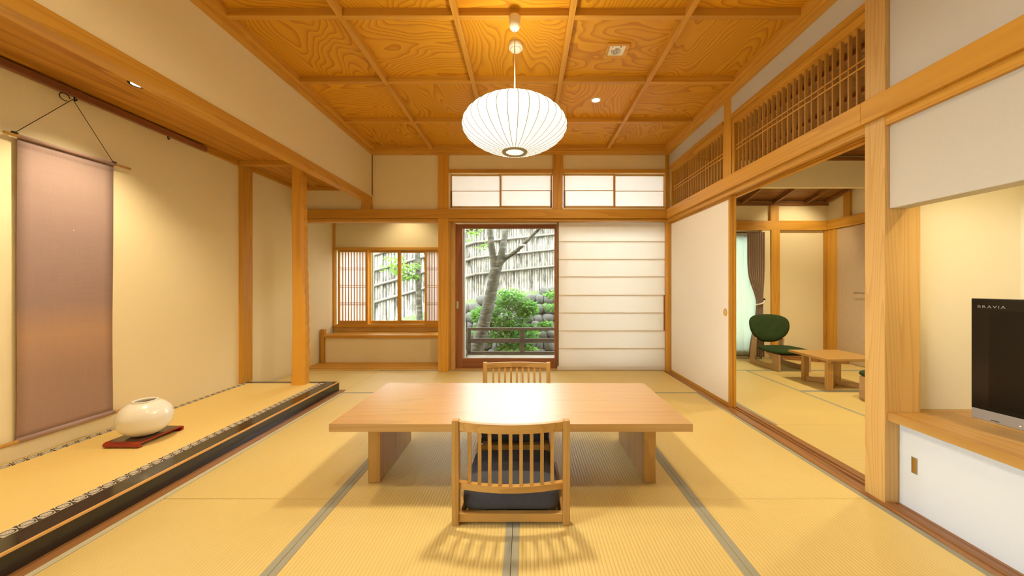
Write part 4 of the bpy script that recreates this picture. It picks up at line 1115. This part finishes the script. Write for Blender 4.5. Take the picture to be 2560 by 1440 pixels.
# ============================================================ GARDEN
structure(box('ground', -14, 14, -14, 14, -0.6, -0.45, M['soil']), 'bare garden soil outside', 'ground')
dk = empty('garden_deck', (0.5, 5.4, -0.06), 'weathered grey wooden deck outside the glass door', 'deck')
k = 0; y = 4.83
while y < 5.88:
    box('plank', -0.985, 1.86, y, y+0.088, -0.090, -0.0575, M['deck'], dk, 0.002); y += 0.093
for x in (-0.9, 0.4, 1.7): box('joist', x, x+0.08, 4.83, 5.90, -0.45, -0.0905, M['deck'], dk)
rl = empty('deck_railing', (0.4, 5.97, -0.05), 'low dark wooden railing around the deck', 'railing')
yr = 5.96
def ry(py): return CH-(py-VY)/F*yr
for a, b, nm in ((826, 819, 'top_rail'), (856.5, 846, 'middle_rail'), (886, 878.5, 'bottom_rail')):
    box(nm, -0.955, 1.85, yr-0.022, yr+0.022, ry(a), ry(b), M['railwood'], rl, 0.002)
    box(nm, -1.0, -0.955, 5.52, yr+0.022, ry(a), ry(b), M['railwood'], rl, 0.002)
for px in (1172, 1305.5, 1440):
    x = bx(px, yr); box('railing_post', x-0.034, x+0.034, yr-0.026, yr+0.026, -0.05, ry(826), M['railwood'], rl, 0.002)
hr = empty('grab_rail', (bx(1163, 5.3), 5.3, -0.05), 'thin black iron grab rail just outside the glass door', 'handrail')
gxr = bx(1167, 5.2)
bm = bmesh.new(); zt_ = bz(801, 5.2)
tube(bm, [(gxr-0.055, 5.2, zt_), (gxr-0.012, 5.2, zt_), (gxr, 5.2, zt_-0.012), (gxr, 5.2, -0.05)], 0.011, 8)
for v in bm.verts: v.co -= Vector((gxr, 5.2, 0))
mesh_obj('bar', bm, M['iron'], hr, (gxr, 5.2, 0), True)
box('wall_bracket', gxr-0.07, gxr-0.05, 5.18, 5.22, zt_-0.02, zt_+0.02, M['iron'], hr, 0.002)

# bamboo fence, climbing to the right
DF = 8.2
def fx(px): return (px-VX)/F*DF
def fz(py): return CH-(py-VY)/F*DF
fence = empty('bamboo_fence', (fx(1190), DF, fz(760)), 'tall weathered bamboo pole fence climbing the slope behind the garden', 'fence')
def low(px):   # image height of the lowest rail
    return 755-0.28*(px-940) if px < 1190 else 685-0.10*(px-1190)
pmesh = {}
def pole_mesh(r, L):
    key = (r, L)
    if key not in pmesh:
        bm = bmesh.new(); n = int(L/0.31); pts = []; rs = []
        for i in range(n+1):
            z = -L/2+L*i/n
            pts.append((0, 0, z)); rs.append(r*1.0)
        bmesh_t = bm; tube(bm, pts, rs, 6)
        me = bpy.data.meshes.new('bamboo_pole'); bm.to_mesh(me); bm.free(); me.materials.append(M['bamboo']); smooth(me)
        pmesh[key] = me
    return pmesh[key]
px = 905.0; rr = random.Random(5)
while px < 1475:
    dia = 0.072 if px < 1090 else (0.055 if px < 1190 else 0.041)
    zb_ = fz(low(px)+(66 if px < 1190 else 60))+rr.uniform(-0.05, 0.05)
    L = round(2.52-zb_, 1)
    o = bpy.data.objects.new('bamboo_pole', pole_mesh(dia/2, L))
    o.location = (fx(px), DF+rr.uniform(-0.012, 0.012), zb_+L/2)
    o.rotation_euler = (rr.uniform(-0.006, 0.006), rr.uniform(-0.012, 0.012), rr.uniform(0, 6)); link(o, fence)
    px += dia/DF*F*rr.uniform(0.86, 0.98)
for dy in (0, -41, -79, -118):
    bm = bmesh.new()
    pts = [(fx(p), DF-0.055, fz(low(p)+dy*(1 if p < 1190 else 1.0))) for p in (905, 1000, 1100, 1190)]
    c = Vector(pts[1]); tube(bm, [Vector(p)-c for p in pts], 0.033, 8); mesh_obj('fence_rail', bm, M['fence_rail'], fence, c, True)
    bm = bmesh.new()
    pts = [(fx(p), DF-0.055, fz(low(p)+dy)) for p in (1186, 1250, 1320, 1390, 1475)]
    c = Vector(pts[1]); tube(bm, [Vector(p)-c for p in pts], 0.027, 8); mesh_obj('fence_rail', bm, M['fence_rail'], fence, c, True)
# dark sheet added behind the poles so their gaps look shaded, not sky-bright
bm = bmesh.new()
scr = [(fx(p), fz(low(p)+62)) for p in (900, 1190, 1480)]
prism(bm, scr+[(fx(1480), 2.46), (fx(900), 2.46)], 1, 0.045, 0.07)
for v in bm.verts: v.co -= Vector((fx(1190), 0, 1.5))
mesh_obj('gap_backing', bm, M['gap_dark'], fence, (fx(1190), DF, 1.5))
# earth bank carrying the fence
bm = bmesh.new(); A = []
for i in range(40):
    p = 800+i*20; row = []
    zt2 = fz(low(p)+58)
    for j, (yy, zz) in enumerate(((7.55, -0.45), (7.75, -0.1), (7.85, zt2*0.6), (8.0, zt2-0.03), (8.9, zt2+0.1))):
        row.append(bm.verts.new((fx(p), yy+0.04*mnoise.noise((p*0.05, j, 0)), zz+0.04*mnoise.noise((p*0.07, j*3, 5)))))
    A.append(row)
for i in range(39):
    for j in range(4): bm.faces.new((A[i][j], A[i+1][j], A[i+1][j+1], A[i][j+1]))
structure(mesh_obj('ground_bank', bm, M['moss'], None, (0, 0, 0), True), 'mossy earth bank under the bamboo fence', 'ground')
# dry-stone retaining wall
sw_ = empty('stone_wall', (fx(1300), 7.6, -0.45), 'dry-stone retaining wall of rounded grey stones behind the shrub', 'stone wall')
smesh = []
for k in range(6):
    bm = bmesh.new(); bmesh.ops.create_icosphere(bm, subdivisions=2, radius=1.0)
    for v in bm.verts:
        n = v.co.normalized(); f = 1+0.22*mnoise.noise(n*1.4+Vector((k*7, 0, 0)))
        v.co = Vector([math.copysign(abs(c)**0.72, c) for c in n])*f
    me = bpy.data.meshes.new('stone'); bm.to_mesh(me); bm.free(); me.materials.append(M['stonegrey']); smooth(me); smesh.append(me)
rs = random.Random(11); z = -0.42; row = 0
DS = 7.45
while z < 0.95:
    h = rs.uniform(0.085, 0.11); x = fx(1130)*DS/DF-0.3+rs.uniform(0, 0.1)
    while x < 1.25:
        w = rs.uniform(0.085, 0.15)
        zt_here = fz(low(x/DS*F+VX)+64)
        if z < zt_here-0.05:
            o = bpy.data.objects.new('stone', rs.choice(smesh))
            o.location = (x+w, DS+0.22*(z+0.4)+rs.uniform(-0.02, 0.03), z+h+rs.uniform(-0.02, 0.02)); o.scale = (w*1.05, 0.11, h*1.08)
            o.rotation_euler = (0, rs.uniform(-0.35, 0.35), rs.uniform(-0.2, 0.2)); link(o, sw_)
        x += 2*w*0.93
    z += 2*h*0.90; row += 1

# trees
def branchy(name, label, parts, group=None, base=None):
    t = empty(name, base, label, 'tree', group)
    for nm, pts, rad in parts:
        P = [tuple(v) for v in catmull(pts, 6)]; n = len(P)
        Rr = []
        for i in range(n):
            f = i/(n-1)*(len(rad)-1); a = int(min(f, len(rad)-2)); Rr.append(rad[a]+(rad[a+1]-rad[a])*(f-a))
        bm = bmesh.new(); c = Vector(P[0]); tube(bm, [Vector(p)-c for p in P], Rr, 12); mesh_obj(nm, bm, M['bark'], t, c, True)
    return t
TD = 6.5
def tp(px, py, d=TD): return ((px-VX)/F*d, d, CH-(py-VY)/F*d)
g0 = tp(1183, 920)
tree = branchy('leaning_tree', 'smooth-barked leaning tree forking into three limbs outside the glass door', [
    ('trunk', [(g0[0], TD, -0.46), tp(1190, 880), tp(1207, 820), tp(1225, 745), tp(1240, 668)], [0.15, 0.135, 0.115, 0.105, 0.10]),
    ('limb', [tp(1238, 680), tp(1232, 640), tp(1226, 590), tp(1218, 520), tp(1205, 430)], [0.075, 0.06, 0.055, 0.05, 0.04]),
    ('limb', [tp(1242, 680), tp(1254, 635), tp(1262, 590, TD+0.1), tp(1270, 530, TD+0.2), tp(1290, 430, TD+0.3)], [0.075, 0.065, 0.055, 0.05, 0.04]),
    ('limb', [tp(1245, 668), tp(1262, 648), tp(1290, 628, TD-0.1), tp(1315, 605, TD-0.2), tp(1350, 570, TD-0.3), tp(1400, 520, TD-0.4)], [0.05, 0.038, 0.034, 0.03, 0.026, 0.02])], None, (g0[0], TD, -0.46))
def leaf_cluster(name, centers, n, size, mat, parent, seed, up=0.3):
    """many small pointed leaves: four-triangle folded blades"""
    r = random.Random(seed); vsx, fs = [], []
    for _ in range(n):
        c, rad = r.choice(centers)
        while True:
            d = Vector((r.uniform(-1, 1), r.uniform(-1, 1), r.uniform(-1, 1)))
            if 0.25 < d.length < 1: break
        p = Vector(c)+Vector((d.x*rad[0], d.y*rad[1], d.z*rad[2]))
        ax = Vector((d.x+r.uniform(-.6, .6), d.y*0.6-0.3+r.uniform(-.6, .6), r.uniform(-0.55, up))).normalized()
        nm = Vector((r.uniform(-.5, .5), r.uniform(-.9, .2), 1)).normalized()
        sd_ = ax.cross(nm).normalized(); nm = sd_.cross(ax).normalized()
        L = size*r.uniform(0.7, 1.3); w = L*0.22; b = len(vsx)
        vsx += [p, p+ax*L*0.45+sd_*w, p+ax*L, p+ax*L*0.45-sd_*w, p+ax*L*0.5-nm*w*0.35]
        fs += [(b, b+1, b+4), (b+1, b+2, b+4), (b+2, b+3, b+4), (b+3, b, b+4)]
    o0 = Vector(centers[0][0])
    me = bpy.data.meshes.new(name); me.from_pydata([tuple(v-o0) for v in vsx], [], fs); me.materials.append(mat)
    o = bpy.data.objects.new(name, me); o.location = o0; link(o, parent); o['kind'] = 'stuff'
    return o
BD = 6.97
bush = empty('leafy_shrub', (tp(1262, 860, BD)[0], BD, -0.45), 'bushy bright green shrub behind the deck railing', 'shrub')
cs_ = [(tp(1268, 790, BD), (0.42, 0.17, 0.30)), (tp(1235, 830, BD), (0.40, 0.17, 0.22)), (tp(1300, 835, BD), (0.36, 0.17, 0.25)), (tp(1275, 745, BD), (0.28, 0.17, 0.20)), (tp(1210, 790, BD), (0.22, 0.16, 0.18)), (tp(1318, 770, BD), (0.18, 0.16, 0.16)), (tp(1290, 875, BD), (0.4, 0.17, 0.14))]
leaf_cluster('foliage', cs_, 3600, 0.095, M['leaf'], bush, 3)
for k in range(9):
    e = cs_[k % 7][0]; s = Vector((tp(1240+k*7, 800, BD)[0], BD+0.05*(k % 3), -0.45)); bm = bmesh.new()
    m_ = (s+Vector(e))/2+Vector((0, 0, 0.1)); tube(bm, [Vector((0, 0, 0)), m_-s, Vector(e)-s], [0.012, 0.009, 0.004], 6); mesh_obj('stem', bm, M['bark'], bush, s)
sh2 = empty('low_plant', (tp(1365, 830, 7.2)[0], 7.2, -0.2), 'small green plants growing in the stone wall at the right', 'plant')
leaf_cluster('foliage', [(tp(1362, 812, 7.25), (0.12, 0.05, 0.10)), (tp(1378, 768, 7.3), (0.14, 0.05, 0.10)), (tp(1380, 735, 7.4), (0.15, 0.1, 0.07))], 380, 0.085, M['leaf'], sh2, 9)
leaf_cluster('foliage', [(tp(1172, 590, 6.9), (0.14, 0.2, 0.12)), (tp(1210, 615, 6.6), (0.10, 0.1, 0.08)), (tp(1190, 575, 6.8), (0.2, 0.2, 0.08))], 70, 0.11, M['leaf2'], tree, 21)
D2 = 7.3
t2 = branchy('slender_tree', 'slender tree with fresh leaves outside the writing alcove window', [
    ('trunk', [(tp(1050, 900, D2)[0], D2, -0.46), tp(1049, 800, D2), tp(1046, 720, D2), tp(1044, 640, D2), tp(1040, 560, D2)], [0.07, 0.062, 0.058, 0.054, 0.05]),
    ('limb', [tp(1045, 700, D2), tp(1020, 685, D2-0.1), tp(990, 678, D2-0.2)], [0.02, 0.012, 0.006])], None, (tp(1050, 900, D2)[0], D2, -0.46))
leaf_cluster('foliage', [(tp(985, 672, D2-0.2), (0.26, 0.2, 0.09)), (tp(1010, 665, D2-0.2), (0.26, 0.2, 0.08)), (tp(990, 650, D2-0.1), (0.2, 0.2, 0.05)), (tp(1025, 690, D2-0.1), (0.16, 0.15, 0.07))], 170, 0.12, M['leaf2'], t2, 33)
